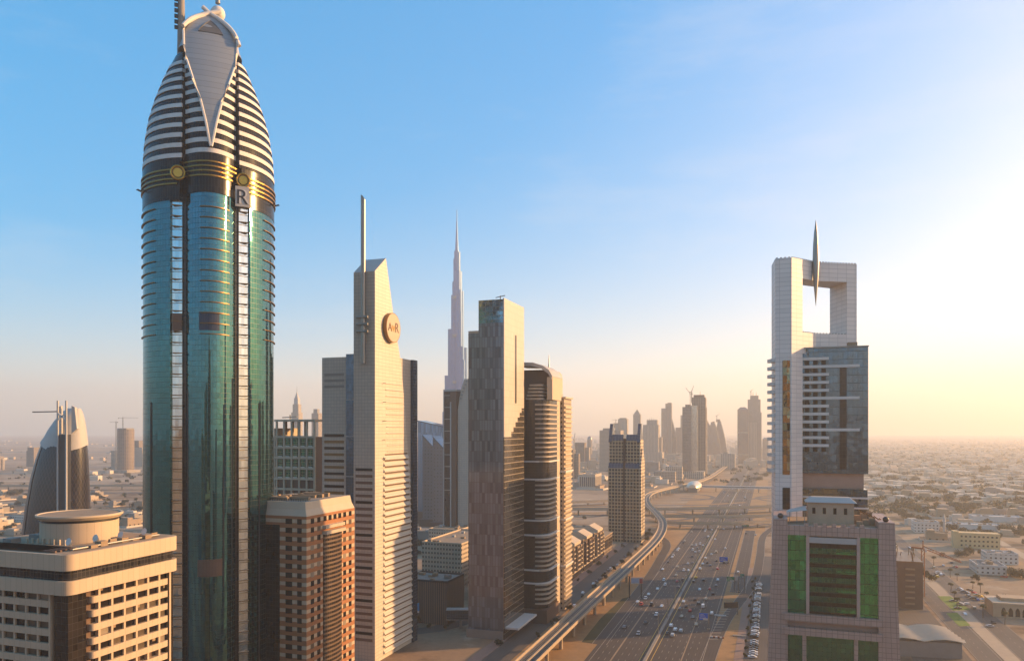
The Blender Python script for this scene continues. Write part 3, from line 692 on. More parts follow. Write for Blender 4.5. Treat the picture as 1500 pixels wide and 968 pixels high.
# -- pale wedge-topped tower with round letter sign
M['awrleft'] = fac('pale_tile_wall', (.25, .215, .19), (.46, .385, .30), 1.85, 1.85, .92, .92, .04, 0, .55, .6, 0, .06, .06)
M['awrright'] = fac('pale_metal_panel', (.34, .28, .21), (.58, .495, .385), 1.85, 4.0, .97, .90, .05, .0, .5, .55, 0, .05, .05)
def wedge():
    d = 400.0; t = plot('wedge_topped_tower', 'pale tower with slanted top, pipe mast and round letter sign', 'skyscraper', 549, d)
    s = side(549, d, 518); z0, z1 = ZP(397, d), ZP(378, 411)
    pts = [(0, 43.5, 0), (0, 43, ZP(800, 440)), (0, 40.8, ZP(700, 438)), (0, 35, ZP(600, 432)), (0, 29.7, ZP(530, 428)), (0, 20.7, ZP(460, 420)), (0, 12.2, z1)]
    prof = [(0, 0), (0, z0)]+[(p[1], p[2]) for p in reversed(pts)]
    mb = MB(); mb.face([(0, y, z) for y, z in prof]); mb.face([(-s, y, z) for y, z in prof[::-1]])
    for (a, b), (c, e) in zip(prof, prof[1:]+prof[:1]): mb.face([(0, a, b), (-s, a, b), (-s, c, e), (0, c, e)])
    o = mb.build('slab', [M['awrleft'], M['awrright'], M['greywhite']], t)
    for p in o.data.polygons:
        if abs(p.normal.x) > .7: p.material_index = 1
        elif p.normal.z > .3: p.material_index = 2
    box('corner_fin', M['awrright'], t, -.5, -.25, 0, .25, .5, z0-.4)
    # sunshades on the sunny face
    for k in range(50):
        z = ZP(560, d)-k*3.4
        if z < 2: break
        py = HY-(z-CH)*FPX/425; e = [p for p in pts]
        yb = 43
        for (a, b) in zip(pts, pts[1:]):
            if a[2] <= z <= b[2]: yb = a[1]+(b[1]-a[1])*(z-a[2])/(b[2]-a[2])
        if k < 12: box('sunshade', M['greywhite'], t, -.1, yb*.35, z, .35, yb-.6, z+.3)
        else:
            box('window_band', M['brown'], t, -.1, 11, z+1.5, .06, yb-1.2, z+2.3)
            mb = MB(); mb.loft([[(-.1, y, z-.9), (.9, y, z-.9), (1.0, y, z-.6), (-.1, y, z+1.4)] for y in (9.6, yb-.5)]); mb.build('sunshade', M['awrright'], t)
        if k % 3 == 0: MB().bar((.1, 8.8, z), (1.7, 8.8, z), .3).build('bracket', M['dark'], t)
    # front slab windows low down, the wing behind with its blue strip
    for k in range(34):
        z = ZP(690, d)-3.5*k
        if z < 10: break
        box('window_band', M['brown' if k % 5 else 'window'], t, -s+1.2, -.12, z, -1.4, .2, z+1.5)
    ww = side(549, d, 467)+1.2
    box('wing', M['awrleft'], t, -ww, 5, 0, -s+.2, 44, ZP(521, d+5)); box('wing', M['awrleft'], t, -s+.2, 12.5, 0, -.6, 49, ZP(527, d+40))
    box('wing_end_glazing', M['blueglass'], t, -.7, 43.2, 0, 1.2, 48.6, ZP(527, d+40)+.05)
    box('blue_glazing', M['blueglass'], t, -s-7.6, 4.7, 0, -s-.02, 6, ZP(517, d+5))
    for z in (ZP(585, d), ZP(640, d), ZP(700, d)): box('transom', M['greywhite'], t, -s-7.7, 4.6, z, -s-.02, 4.8, z+.4)
    for k in range(34):
        z = ZP(640, d)-3.5*k
        if z < 10: break
        box('window_band', M['bronze' if k % 2 else 'window'], t, -ww+1.5, 4.88, z, -s-9, 5.2, z+1.5)
    for k in range(3): box('window_band', M['grey'], t, -ww+1.5, 4.88, ZP(548+k*9, d), -s-9, 5.2, ZP(548+k*9, d)+1.5)
    for i in range(5): box('roof_unit', M['grey'], t, -s-8+i, 10+i*4, ZP(521, d), -s-6+i, 12+i*4, ZP(521, d)+2)
    # mast and cross bars
    mx = -6.2
    mb = MB(); mb.loft([[(mx+1.25*cos(2*pi*k/16), -1.5+1.25*sin(2*pi*k/16), zz+(1.6*cos(2*pi*k/16+2.2)*(1 if i == 1 else 0))) for k in range(16)] for i, zz in enumerate((ZP(532, d), ZP(290, d)))])
    mast = mb.build('mast', M['steel'], t, True)
    for py in (464.5, 475, 485.5):
        z = ZP(py, d)
        MB().tube([(mx-3.4, -2.2, z), (mx+3.4, -2.2, z)], .75, 10).build('cross_bar', M['steel'], mast, True)
    # round sign
    sgy, sgz = 16.5, ZP(481, 417)
    dsc = MB().tube([(.02, sgy, sgz), (2.4, sgy, sgz)], 8.2, 48).build('round_sign', M['bronze'], t, True)
    MB().tube([(2.3, sgy, sgz), (2.5, sgy, sgz)], 7.8, 48).build('sign_face', M['cream'], dsc, True)
    for ch, dy, sz, m_ in (('A', -4.3, 6.6, 'brown'), ('W', -1.0, 5.2, 'gold'), ('R', 3.6, 7.6, 'brown')):
        text(ch, dsc, (2.55, sgy+dy, sgz-2.2), sz, M[m_], 'letter', (90, 0, 90))
wedge()

# -- patchwork glass tower
def patch_mat():
    m = fac('patchwork_glass', (.05, .052, .058), (.155, .18, .205), 6.2, 1.7, .86, .96, .02, .22, .1, .5, .004, .42, .08, wavy=0.4)
    return m
def patch_tower():
    d = 445.0; t = plot('patchwork_glass_tower', 'grey glass tower with stepped top and tall dark slot in its sunny side', 'skyscraper', 738, d)
    s, s2 = side(738, d, 686), side(738, d, 701); D = deep(738, d, 767); za, zb = ZP(438, d), ZP(486, d)
    up = patch_mat(); low = up
    rt = fac('pale_side_panel', (.36, .30, .24), (.50, .43, .345), 4.0, 2.4, .95, .965, .017, 0, .45, .5, 0, .05, .05)
    rl = fac('side_grid_glass', (.22, .17, .12), (.09, .08, .068), 3.6, 1.7, .85, .86, .07, .8, .08, .5, .02, .6)
    zm = ZP(640, d)
    
    box('curtain_wall', up, t, -s, 0, 0, -.35, D, zb); box('upper_glazing', up, t, -s2, 0, zb, -.35, D, ZP(472, d))
    pav = box('roof_pavilion', fac('pavilion_glass', (.10, .13, .15), (.17, .33, .42), 2.6, 2.2, .9, .9, .05, .85, .08, .4, .01, .4), t, -s2, 0, ZP(472, d)+.01, -.35, D, za)
    box('side_panel', rt, t, -.36, -.15, zm+.01, .3, D, za+.6)
    sd = box('side_glazing', rl, t, -.36, -.1, 0, .3, D, zm)
    box('dark_slot', M['dark'], t, .1, 19.5, ZP(590, 458), .36, 22.6, ZP(489, 458))
    for k in range(6): box('side_glazing', rl, t, .1, D-5-4*k, zm, .34, D-.3-4*k, zm+ (18-3*k))
    MB().prism([(-1, 2), (8.5, 2), (8.5, D+1), (-1, D+1)], 6, 7.2).build('entrance_canopy', M['white'], t)
    box('roof_rail', M['steel'], t, -s, .1, zb, -s2-.02, D, zb+1.4)
    MB().bar((-4, 5, za), (-4, 5, za+3), .4).build('roof_crane', M['dark'], t); MB().bar((-7, 5, za+2), (-1, 5, za+3), .4).build('crane_arm', M['dark'], t)
    box('podium', M['grey'], t, -s-1, -1, 0, -.5, D+6, 5)
patch_tower()

# -- round-cornered balcony tower and its beige neighbours
M['balcony'] = pbr('balcony_render', (.40, .31, .225), .7)
def balcony_tower():
    d = 482.0; t = plot('balcony_tower', 'dark glass tower with white curved balconies and arched portal roof', 'apartment tower', 800, d)
    zt = ZP(585, d); body = rrect(-22, 0, 0, 26, 9, corners=(0, 1, 0, 0)); bal = rrect(-7.2, -.9, .9, 27, 7.0, corners=(0, 1, 0, 0))
    MB().prism(body, 0, zt).build('glazing', M['darkglass'], t, True)
    k = 0; z = 12
    while z < zt-2:
        if not any(a < z < b for a, b in ((25, 33), (56, 65), (92, 103))):
            MB().prism(bal, z, z+1.0).build('balcony', M['balcony'], t, True)
        z += 3.05; k += 1
    for z in (25, 33.5, 56, 65.5, 92, 103.5): MB().prism(rrect(-22, -1.5, 1.5, 27, 9.6, corners=(0, 1, 0, 0)), z, z+.9).build('transfer_band', M['white'], t, True)
    box('shop_front', M['brown'], t, -22, -1.3, 0, .8, 27, 9)
    # portal roof: legs and a quarter-vault
    za, zb = ZP(549, d+12), ZP(532, d+12)
    prof = [(-21, zb+.5), (-10, zb), (-3, zb-2.3), (1, zb-5.2), (3.2, zb-9)]
    mb = MB(); mb.loft([[(x, y, z) for x, z in prof]+[(x-.6, y, z-2.2) for x, z in prof[::-1]] for y in (3, 27)]); mb.build('vault_roof', M['greywhite'], t, True)
    box('portal_leg', M['cream'], t, -.6, 4, zt, 3, 26, zb-9.6); box('roof_room', M['brown'], t, -21, 14, zt, -.8, 26, zb-4)
    for k in range(5): MB().prism(rrect(-14+k*.6, 1, -3, 12, 3, corners=(0, 1, 0, 0)), zt+k*2.2, zt+k*2.2+1.2).build('roof_terrace', M['balcony'], t, True)
    MB().cyl(-4, 20, zb-6, ZP(520, d+20), .7, 8, .15).build('spire', M['steel'], t)
balcony_tower()
def beige_tower():
    d = 505.0; t = plot('beige_tower', 'narrow beige tower with rounded shoulder and banded side', 'apartment tower', 813, d)
    ft = fac('beige_banded_wall', (.42, .31, .20), (.04, .028, .02), 3.2, 2.6, .55, .45, .3, .3, .15, .65, .01, .5); z1 = ZP(541, d)
    rings = [[(*p, z) for p in rrect(-9+q, 0, 0-q, 20, .5)] for z, q in ((0, 0), (z1-5, 0), (z1-2, .8), (z1-.4, 2), (z1, 3.4))]
    MB().loft(rings).build('shaft', M['cream'], t, True)
    for k in range(46):
        z = 8+k*3.2
        box('window', M['window'], t, -3.4, -.08, z, -1.6, .2, z+1.7)
    zs = ZP(585, d+30); box('banded_wing', ft, t, -4, 14, 0, 2.5, 34, zs)
    for k in range(42):
        z = 6+k*3.25
        if z < zs-1.5: box('balcony', M['cream'], t, 2.4, 14.5, z, 3.5, 33, z+1.3)
    for z in (30, 62, 95): box('cornice', M['white'], t, -4.2, 13.6, z, 3.9, 34.4, z+1.2)
    box('parapet', M['cream'], t, -4.2, 13.7, zs, 3.7, 34.2, zs+1.2)
    for k in range(3): box('shoulder_ring', M['greywhite'], t, -9.4, -.4, ZP(577+k*4, d), .4, 20.3, ZP(577+k*4, d)+.7)
beige_tower()
# ---------------------------------------------------------------- right-hand towers
def needle_tower():
    d = 346.0; t = thing('portal_topped_tower', 'white tower with square hole and needle through its top', 'skyscraper', (XP(1200, d), d, 0), 0)
    ox, oy = XP(1200, d), d
    loc = lambda px, dd: (XP(px, dd)-ox, dd-oy)
    A, B, C, D = loc(1135.6, 347.6), loc(1159.6, 345), loc(1195.5, 355), loc(1255, 359)
    def on(p, q, px):
        for i in range(1001):
            k = i/1000; x = p[0]+(q[0]-p[0])*k; y = p[1]+(q[1]-p[1])*k
            if (x+ox)/(y+oy)*FPX+CX >= px: return (x, y)
        return q
    P, Q = on(B, C, 1175.6), on(C, D, 1240.6)
    A2, P2, C2, Q2, D2 = (A[0]+3.5, A[1]+15), (P[0]+1.2, P[1]+13), (C[0]+1.5, C[1]+13), loc(1215.6, 374), (D[0]+1, D[1]+17)
    zt, zh, zs, zb = ZP(377.3, 345.5), 194.9, 170.0, 160.0
    wm = fac('white_square_panel', (.40, .365, .33), (.68, .62, .56), 2.05, 4.6, .97, .92, .04, 0, .5, .55, 0, .06, .05)
    MB().prism([A, B, P, P2, A2], 60, zt).build('left_pillar', wm, t)
    MB().prism([Q, D, D2, Q2], zb, zt-.05).build('right_pillar', wm, t)
    MB().prism([P, C, Q, Q2, C2, P2], zh, zt-.03).build('lintel', wm, t)
    MB().prism([P, C, Q, Q2, C2, P2], zb, zs).build('sill', wm, t)
    for pts, z in (([A, B, C, D], zt), ([P, C, Q], zs)):
        for p, q in zip(pts, pts[1:]):
            L = sqrt((q[0]-p[0])**2+(q[1]-p[1])**2); n = int(L/1.5)
            for i in range(n):
                k = (i+.5)/n; x, y = p[0]+(q[0]-p[0])*k, p[1]+(q[1]-p[1])*k+.5; box('crenel', M['grey'], t, x-.3, y-.3, z-.1, x+.3, y+.3, z+.45)
    nx, ny = loc(1195, 352.5); rings = []
    for z, r in ((ZP(448, 352), .05), (ZP(425, 352), .75), (ZP(405, 352), 1.25), (ZP(386, 352), 1.5), (ZP(360, 352), 1.25), (ZP(340, 352), .8), (ZP(322, 352), .08)):
        rings.append([(nx+r*cos(2*pi*k/12), ny+r*sin(2*pi*k/12), z) for k in range(12)])
    MB().loft(rings).build('needle', M['steel'], t, True)
    # shaft behind, glass block on the right, ledges
    rz = -R(TH)
    Lx, Ly = loc(1168, 352)
    def rot(x, y): return (Lx+x*cos(rz)-y*sin(rz), Ly+x*sin(rz)+y*cos(rz))
    def rb(x0, y0, x1, y1): return [rot(x0, y0), rot(x1, y0), rot(x1, y1), rot(x0, y1)]
    gb = fac('blue_grey_curtain_wall', (.04, .042, .045), (.11, .16, .20), 3.65, 2.1, .95, .95, .025, .87, .05, .4, .008, .15, wavy=5.0)
    z0, z1 = 104.4, ZP(511, 352)
    MB().prism(rb(0, 0, 30.2, 17), z0, z1).build('glass_block', gb, t)
    MB().prism(rb(-3, 17.2, 27, 34), 60, zb).build('rear_block', M['greywhite'], t)
    long_ = (1, 5, 9)
    for k in range(12):
        z = ZP(528.5, 352)-k*3.65
        MB().prism(rb(-1.0, -1.5, 26.5 if k in long_ else 13.6, .1), z, z+1.25).build('ledge', M['white'], t)
        for j in range(3): MB().prism(rb(3.2+j*3.6, -.1, 5.2+j*3.6, .1), z-2.2, z-.1).build('window', M['window'], t)
    MB().prism(rb(18.2, -.12, 21.2, .1), z0+2, z1-9).build('dark_slot', M['darkglass'], t)
    MB().prism(rb(-1.5, -1.2, 30.4, .2), z1-.02, z1+.5).build('parapet', M['steel'], t)
    MB().prism(rb(0.4, 3, 4.5, 8), z1, z1+3.2).build('roof_unit', M['rooftan'], t); MB().prism(rb(22, 3, 26, 8), z1, z1+2.6).build('roof_unit', M['rooftan'], t)
    a0, a1 = on(A, B, 1146.2), on(A, B, 1156.8)
    f = -.25; mb = MB(); mb.prism([(a0[0], a0[1]+f), (a1[0], a1[1]+f), (a1[0], a1[1]+1), (a0[0], a0[1]+1)], 104, ZP(528, 346)); mb.build('window_strip', fac('painted_gold_reflection_glass', (.1, .09, .08), (.30, .22, .12), 3.65, 1.7, .95, .94, .03, .9, .04, .4, .05, .5), t)  # the gold reflection is put into the glass colour
    mb = MB(); mb.prism([(a0[0], a0[1]+f), (a1[0], a1[1]+f), (a1[0], a1[1]+1), (a0[0], a0[1]+1)], 88, 98); mb.build('window_strip', M['darkglass'], t)
    for k in range(15):
        z = ZP(530, 348)-k*3.65; MB().prism(rrect(A[0]-1.7, A[1]+.5, A[0]+1.2, A[1]+7, 1.2, 4), z, z+1.5).build('balcony', M['white'], t, True)
    # recess floors under the block
    MB().prism(rb(1, 1.5, 28.5, 16), 97.3, z0-.02).build('recess_wall', pbr('brown_louvre', (.33, .22, .16), .7), t)
    MB().prism(rb(0, .5, 30, 16), 84, 97.2).build('lower_glazing', gb, t)
    for z in (93, 88.4): MB().prism(rb(-1, -.8, 30.4, .6), z, z+.7).build('ledge', M['white'], t)
    return t
needle_tower()
def portal_block():
    d = 306.0; t = plot('green_glass_block', 'pink stone office block with green glass and tapering corner pillars', 'office block', 1133, d)
    W = 45.0; zt = ZP(759, d)
    pk = fac('pink_stone_panel', (.20, .125, .10), (.42, .275, .215), 2.0, 2.0, .92, .92, .04, 0, .5, .55, 0, .07, .06)
    gg = fac('green_mirror_glass', (.01, .03, .015), (.055, .37, .19), 4.0, 1.7, .95, .94, .03, .93, .04, .4, .012, .3, wavy=3.0)
    gd = fac('dark_green_glass', (.02, .04, .03), (.045, .17, .105), 2.0, 1.7, .95, .95, .025, .8, .05, .4, .012, .2, wavy=3.0)
    box('body', M['pink'], t, 1.2, 2, 0, W-1.2, 34, zt-3)
    for x0, x1, sg in ((0, 5.4, -1), (W-6.3, W-.6, 1)):
        mb = MB(); rings = []
        for z in (0, zt): 
            e = 3.2*(zt-z)/zt*sg
            a, b = (x0+min(e, 0), x1) if sg < 0 else (x0, x1+max(e, 0))
            rings.append([(a, -.6, z), (b, -.6, z), (b, 34, z), (a, 34, z)])
        p = mb.loft(rings).build('corner_pillar', pk, t)
        xc = (x0+x1)/2; MB().loft([[(xc+max(.05, 1.15*sin(pi*k/8))*cos(2*pi*j/14), 2+max(.05, 1.15*sin(pi*k/8))*sin(2*pi*j/14), zt+1.0-1.15*cos(pi*k/8)) for j in range(14)] for k in range(9)]).build('ball_finial', M['dark'], p, True)
    box('top_beam', pk, t, 5.4, -.3, zt-6.3, W-6.3, 3, zt-2.6)
    for k in range(7): MB().prism([(12.5+k*3.4-.8, -.5), (12.5+k*3.4+.8, -.5), (12.5+k*3.4+.8, .4), (12.5+k*3.4-.8, .4)], zt-5, zt-1.4).build('crenel', pk, t)
    zb = 53.8
    box('green_glazing', gg, t, 5.5, .4, zb-3, 12.4, 2.1, zt-6.32); box('green_glazing', gg, t, W-12.8, .4, zb-3, W-6.4, 2.1, zt-6.32)
    for x in (12.4, W-14.0): box('mullion_pier', M['pink'], t, x, -.4, zb-3, x+1.2, 2.1, zt-6.32)
    box('arch_head', M['greywhite'], t, 13.6, -.2, zt-9.2, W-14.02, 2.05, zt-6.9)
    box('bay_glazing', M['darkglass'], t, 13.62, 1.0, zb-3, W-14.02, 2.08, zt-9.22)
    for k in range(7):
        z = zt-13.4-k*3.85
        box('balcony_glazing', gd, t, 13.7, -.1, z, W-14.1, .3, z+2.2); box('balcony_floor', M['dark'], t, 13.7, .31, z-.15, W-14.1, 1.0, z+.1)
        box('green_glass_strip', gg, t, 23.5, -.13, z+.1, W-14.2, -.105, z+1.2) if k % 2 == 0 else None  # strip of stronger green glass on every other balcony
    for z in (zb-6.0, zb-11.6): box('lower_beam', pk, t, 3.4, -1.2, z, W-4.5, 2.2, z+2.9)
    box('lower_glazing', gd, t, 5.6, .6, 0, W-5, 2.1, zb-8.75); 
    for x in (11, 30): box('lower_pier', pk, t, x, -.1, 0, x+1.5, 2.3, zb-11.62)
    box('rear_roof', M['rooftan'], t, 1.2, 3.02, zt-3, W-1.2, 34, zt-2.6)
    # roof pavilion with hipped roof, planters and parasols
    pv = MB().box(13.5, 10, zt-2.6, 31, 20, zt+6.2).build('roof_pavilion', pbr('pavilion_stone', (.46, .31, .20), .8), t)
    MB().loft([[(12.4, 9, zt+6.2), (32.2, 9, zt+6.2), (32.2, 21, zt+6.2), (12.4, 21, zt+6.2)], [(15, 12.5, zt+8.2), (29.6, 12.5, zt+8.2), (29.6, 17.5, zt+8.2), (15, 17.5, zt+8.2)]]).build('pavilion_roof', M['greywhite'], pv)
    for k in range(4): box('pavilion_window', M['window'], pv, 15.2+k*4, 9.92, zt+1.5, 16.4+k*4, 10.1, zt+4)
    MB().loft([[(5.5, 7, zt+2), (13, 7, zt+3.0), (13, 14, zt+3.0), (5.5, 14, zt+2)], [(6, 8, zt+2.6), (12.6, 8, zt+4.4), (12.6, 13, zt+4.4), (6, 13, zt+2.6)]]).build('canopy_roof', M['greywhite'], t)
    for x in (6.2, 9, 12): box('canopy_post', M['steel'], t, x, 7.4, zt-2.6, x+.25, 7.65, zt+2.4)
    for k in range(6): box('roof_unit', M['rooftan'], t, 31.5+(k % 3)*2.6, 5+k*3, zt-2.6, 33.6+(k % 3)*2.6, 7+k*3, zt-.6+k*.5)
    for k in range(5): MB().bar((32+k*2, 4+k*1.2, zt+4.2-k*.9), (34.4+k*2, 5+k*1.2, zt+2.4-k*.9), .35).build('stair_rail', M['bronze'], t)
portal_block()

# -- brown unfinished block with red crane, wavy canopy
def unfinished():
    d = 520.0; t = plot('unfinished_block', 'brown unfinished concrete block behind the pink stone block', 'building site', 1352, d)
    zt = 32.0; W, D = 46, 44
    ft = fac('bare_concrete_frame', (.30, .19, .11), (.06, .04, .025), 3.6, 5, .62, .45, .3, 0, .7, .85, 0, .5, .25)
    box('frame', M['brown'], t, -W, 0, 0, 0, D, zt)
    for k in range(7):
        box('floor_slab', M['rooftan'], t, -W-.2, -.7, 3+k*4, -16, .1, 4.2+k*4); box('floor_slab', M['rooftan'], t, -11, -.7, 3+k*4, -5, .1, 4.2+k*4)
        box('dark_opening', M['dark'], t, -W+14, -.12, 4.6+k*4, -17, .05, 6.8+k*4)
    box('scaffold_roof', M['bronze'], t, -W, 0, zt, 0, D, zt+.8)
    for i in range(40):
        x, y = -W+random.random()*W, random.random()*D
        MB().bar((x, y, zt+.5), (x+random.uniform(-1, 1), y+random.uniform(-1, 1), zt+3+random.random()*4), .35).build('rebar_post', M['bronze'], t)
unfinished()
def crane(px, py_base, d, py_top, jib, name_label, col='red', luff=0, z0=None, group=None, ang=0, w=1.6, back=.3):
    x = XP(px, d); zb = ZP(py_base, d) if z0 is None else z0; zt = ZP(py_top, d); t = thing('tower_crane', name_label, 'crane', (x, d, zb), R(ang), group)
    m = M['cranered'] if col == 'red' else M['steel']; h = zt-zb
    mb = MB()
    for a, b in ((-1, -1), (1, -1), (1, 1), (-1, 1)): mb.bar((a*w/2, b*w/2, 0), (a*w/2, b*w/2, h), w*.22)
    n = max(3, int(h/(w*1.6)))
    for k in range(n):
        za, zc = h*k/n, h*(k+1)/n
        for a, b in ((-1, -1), (1, -1)):
            mb.bar((-w/2, a*w/2, za), (w/2, a*w/2, zc), w*.14); mb.bar((a*w/2, -w/2, za), (a*w/2, w/2, zc), w*.14)
    mb.build('lattice_mast', m, t)
    dx, dz = jib*cos(R(luff)), jib*sin(R(luff))
    mb = MB(); mb.bar((0, -w*.3, h), (dx, -w*.3, h+dz), w*.25); mb.bar((0, w*.3, h), (dx, w*.3, h+dz), w*.25); mb.bar((0, 0, h+w), (dx*.98, 0, h+dz+w*.4), w*.25)
    for k in range(12): mb.bar((dx*k/12, -w*.3, h+dz*k/12), (dx*(k+.5)/12, 0, h+dz*(k+.5)/12+w*.9), w*.12)
    mb.build('jib', m, t)
    MB().bar((0, 0, h), (-jib*back, 0, h+.3), w*.6).build('counter_jib', m, t); MB().box(-jib*back, -w*.5, h-w*1.2, -jib*back+w, w*.5, h-.1).build('counterweight', M['grey'], t)
    MB().bar((0, 0, h), (0, 0, h+w*3), w*.35).build('apex', m, t)
    MB().box(w*.5, -w*.5, h-w*1.2, w*1.4, w*.5, h-.1).build('cab', M['white'], t)
    return t
M['cranered'] = pbr('crane_red', (.30, .10, .03), .5)
crane(1352, 0, 560, 803, 26, 'rusty red tower crane rising behind the brown unfinished block', luff=-18, z0=0, ang=-35, w=2.0)
wc = thing('wavy_canopy', 'row of pale wavy shell canopies at the foot of the brown block', 'canopy', (*GP(1300, 960), 0), -R(TH)+R(8))
for i in range(6):
    mb = MB(); rings = []
    for k in range(9):
        x = k*5.2-2; h = 9+1.6*abs(sin(k*pi/4)); rings.append([(x, i*5.2, h), (x, i*5.2+2.3, h+1.3), (x, i*5.2+4.6, h), (x, i*5.2+4.6, h-.35), (x, i*5.2, h-.35)])
    mb.loft(rings).build('shell_canopy', M['cream'], wc, True)
box('hall', M['grey'], wc, -2, 1, 0, 38, 30, 8.5)

# ---------------------------------------------------------------- middle distance, left of the highway
# -- row of gabled blocks along the service road
M['rowwall'] = fac('row_block_stone', (.20, .135, .09), (.035, .026, .02), 3.5, 2.4, .5, .5, .25, .2, .2, .75, .01, .5)
def row_block(i, label, dark):
    t = thing('gabled_block', label, 'apartment block', (*H(-91.5, 62+i*44), 0), -R(TH), 'gabled blocks along the service road')
    h = 27.5; W, D = 50, 37; wl = M['brown'] if dark else pbr('row_wall', (.26, .18, .115), .75)
    box('wall', M['rowwall'], t, -W, 0, 0, 0, D, h); box('roof', M['rooftan'], t, -W+.6, .6, h, -.6, D-.6, h+.1)
    for y in (0, D-.8): box('parapet', M['cream'], t, -W, y, h-.01, 0, y+.8, h+1.1)
    box('shop_front', M['darkglass'], t, -1, 1, .2, .35, D-1, 4.4); box('fascia', M['cream'], t, -1, .2, 4.5, .7, D-.2, 5.6)
    for j, y in enumerate((3.5, 17.0, 28.5)):
        wdt = 5 if j != 1 else 8
        by = MB().box(-.5, y, 5.62, 1.9, y+wdt, h-1.5).build('bay', wl, t)
        for k in range(5):
            z = 7.2+k*3.7; box('window', M['window'], by, 1.7, y+.7, z, 1.98, y+wdt-.7, z+2.3); box('balcony', M['cream'], by, 1.9, y+.2, z-.9, 2.6, y+wdt-.2, z-.1)
    MB().loft([[(x, y, z) for x, z in ((-15, h), (1.6, h), (1.6, h+2.2), (-6.7, h+6.6), (-15, h+2.2))] for y in (7.5, 29)]).build('gable', M['cream'], t)
    MB().loft([[(x, y, z) for x, z in ((-34, h), (-26, h), (-26, h+1.5), (-30, h+4.4), (-34, h+1.5))] for y in (12, 24)]).build('rear_gable', M['cream'], t)
    for k in range(5): box('roof_unit', M['greywhite'], t, -47+k*4.6, 3+(k*7 % 27), h+.1, -45+k*4.6, 5.4+(k*7 % 27), h+1.4)
for i, (l, dk) in enumerate((('dark gabled block with green shop fronts, first of the row beside the beige tower', 1), ('brown gabled block with cream balconies, second of the row along the service road', 1),
    ('tan gabled block in the middle of the row along the service road', 0), ('brown gabled block with sunlit roof, fourth of the row along the service road', 1), ('gabled block at the far end of the row, beside the blue-roofed tower', 0))):
    row_block(i, l, dk)
t = thing('low_wing_building', 'low glazed building between the last gabled block and the blue-roofed tower', 'shop building', (*H(-92, 284), 0), -R(TH))
box('wall', M['rowwall'], t, -40, 0, 0, 0, 40, 17); box('roof', M['rooftan'], t, -40.4, -.4, 17, .4, 40.4, 18)
for k in range(6): box('window', M['window'], t, -.1, 2+k*6.4, 5, .15, 6.6+k*6.4, 14)

# -- blue-roofed twin-gabled tower
def twin_gable():
    d = 823.0; t = plot('blue_roofed_tower', 'grid-windowed tower with blue glass roofs and two horned gables', 'hotel tower', 937, d)
    s = side(937, d, 891); D = 24
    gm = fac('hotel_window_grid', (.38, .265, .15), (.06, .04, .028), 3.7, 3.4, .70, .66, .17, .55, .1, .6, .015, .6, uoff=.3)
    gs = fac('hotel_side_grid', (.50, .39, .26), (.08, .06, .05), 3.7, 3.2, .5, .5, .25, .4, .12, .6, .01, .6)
    bl = fac('blue_roof_glass', (.09, .09, .095), (.045, .058, .08), 2, 3.4, .9, .9, .05, .6, .15, .5, .005, .2)
    zs, zr, zt = ZP(686, d), ZP(645, d), ZP(627, d)
    g_ = 1.1
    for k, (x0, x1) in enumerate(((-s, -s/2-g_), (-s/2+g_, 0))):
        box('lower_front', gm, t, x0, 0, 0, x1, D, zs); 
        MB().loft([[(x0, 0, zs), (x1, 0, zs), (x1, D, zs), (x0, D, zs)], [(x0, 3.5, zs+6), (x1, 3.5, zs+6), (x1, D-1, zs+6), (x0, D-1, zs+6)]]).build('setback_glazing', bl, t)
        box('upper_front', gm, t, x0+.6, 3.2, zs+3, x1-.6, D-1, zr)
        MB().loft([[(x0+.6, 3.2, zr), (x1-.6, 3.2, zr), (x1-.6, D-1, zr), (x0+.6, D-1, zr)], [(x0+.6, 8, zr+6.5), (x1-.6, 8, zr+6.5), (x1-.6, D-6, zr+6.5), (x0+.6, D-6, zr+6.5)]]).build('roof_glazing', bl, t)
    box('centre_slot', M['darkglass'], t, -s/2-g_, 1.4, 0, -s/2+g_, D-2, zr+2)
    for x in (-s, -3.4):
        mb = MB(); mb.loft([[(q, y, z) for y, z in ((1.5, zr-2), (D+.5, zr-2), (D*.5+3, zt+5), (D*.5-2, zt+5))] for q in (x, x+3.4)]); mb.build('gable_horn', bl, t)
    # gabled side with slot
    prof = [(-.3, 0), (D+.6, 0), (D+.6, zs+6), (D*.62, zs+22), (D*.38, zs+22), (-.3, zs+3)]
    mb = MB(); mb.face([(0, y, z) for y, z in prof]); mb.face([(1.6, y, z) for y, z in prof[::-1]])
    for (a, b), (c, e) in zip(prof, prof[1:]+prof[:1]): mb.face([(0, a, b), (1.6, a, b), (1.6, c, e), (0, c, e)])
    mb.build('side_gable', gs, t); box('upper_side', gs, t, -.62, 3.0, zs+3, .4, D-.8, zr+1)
    box('side_slot', M['dark'], t, 1.3, D*.42, 14, 1.75, D*.58, zs-8)
twin_gable()

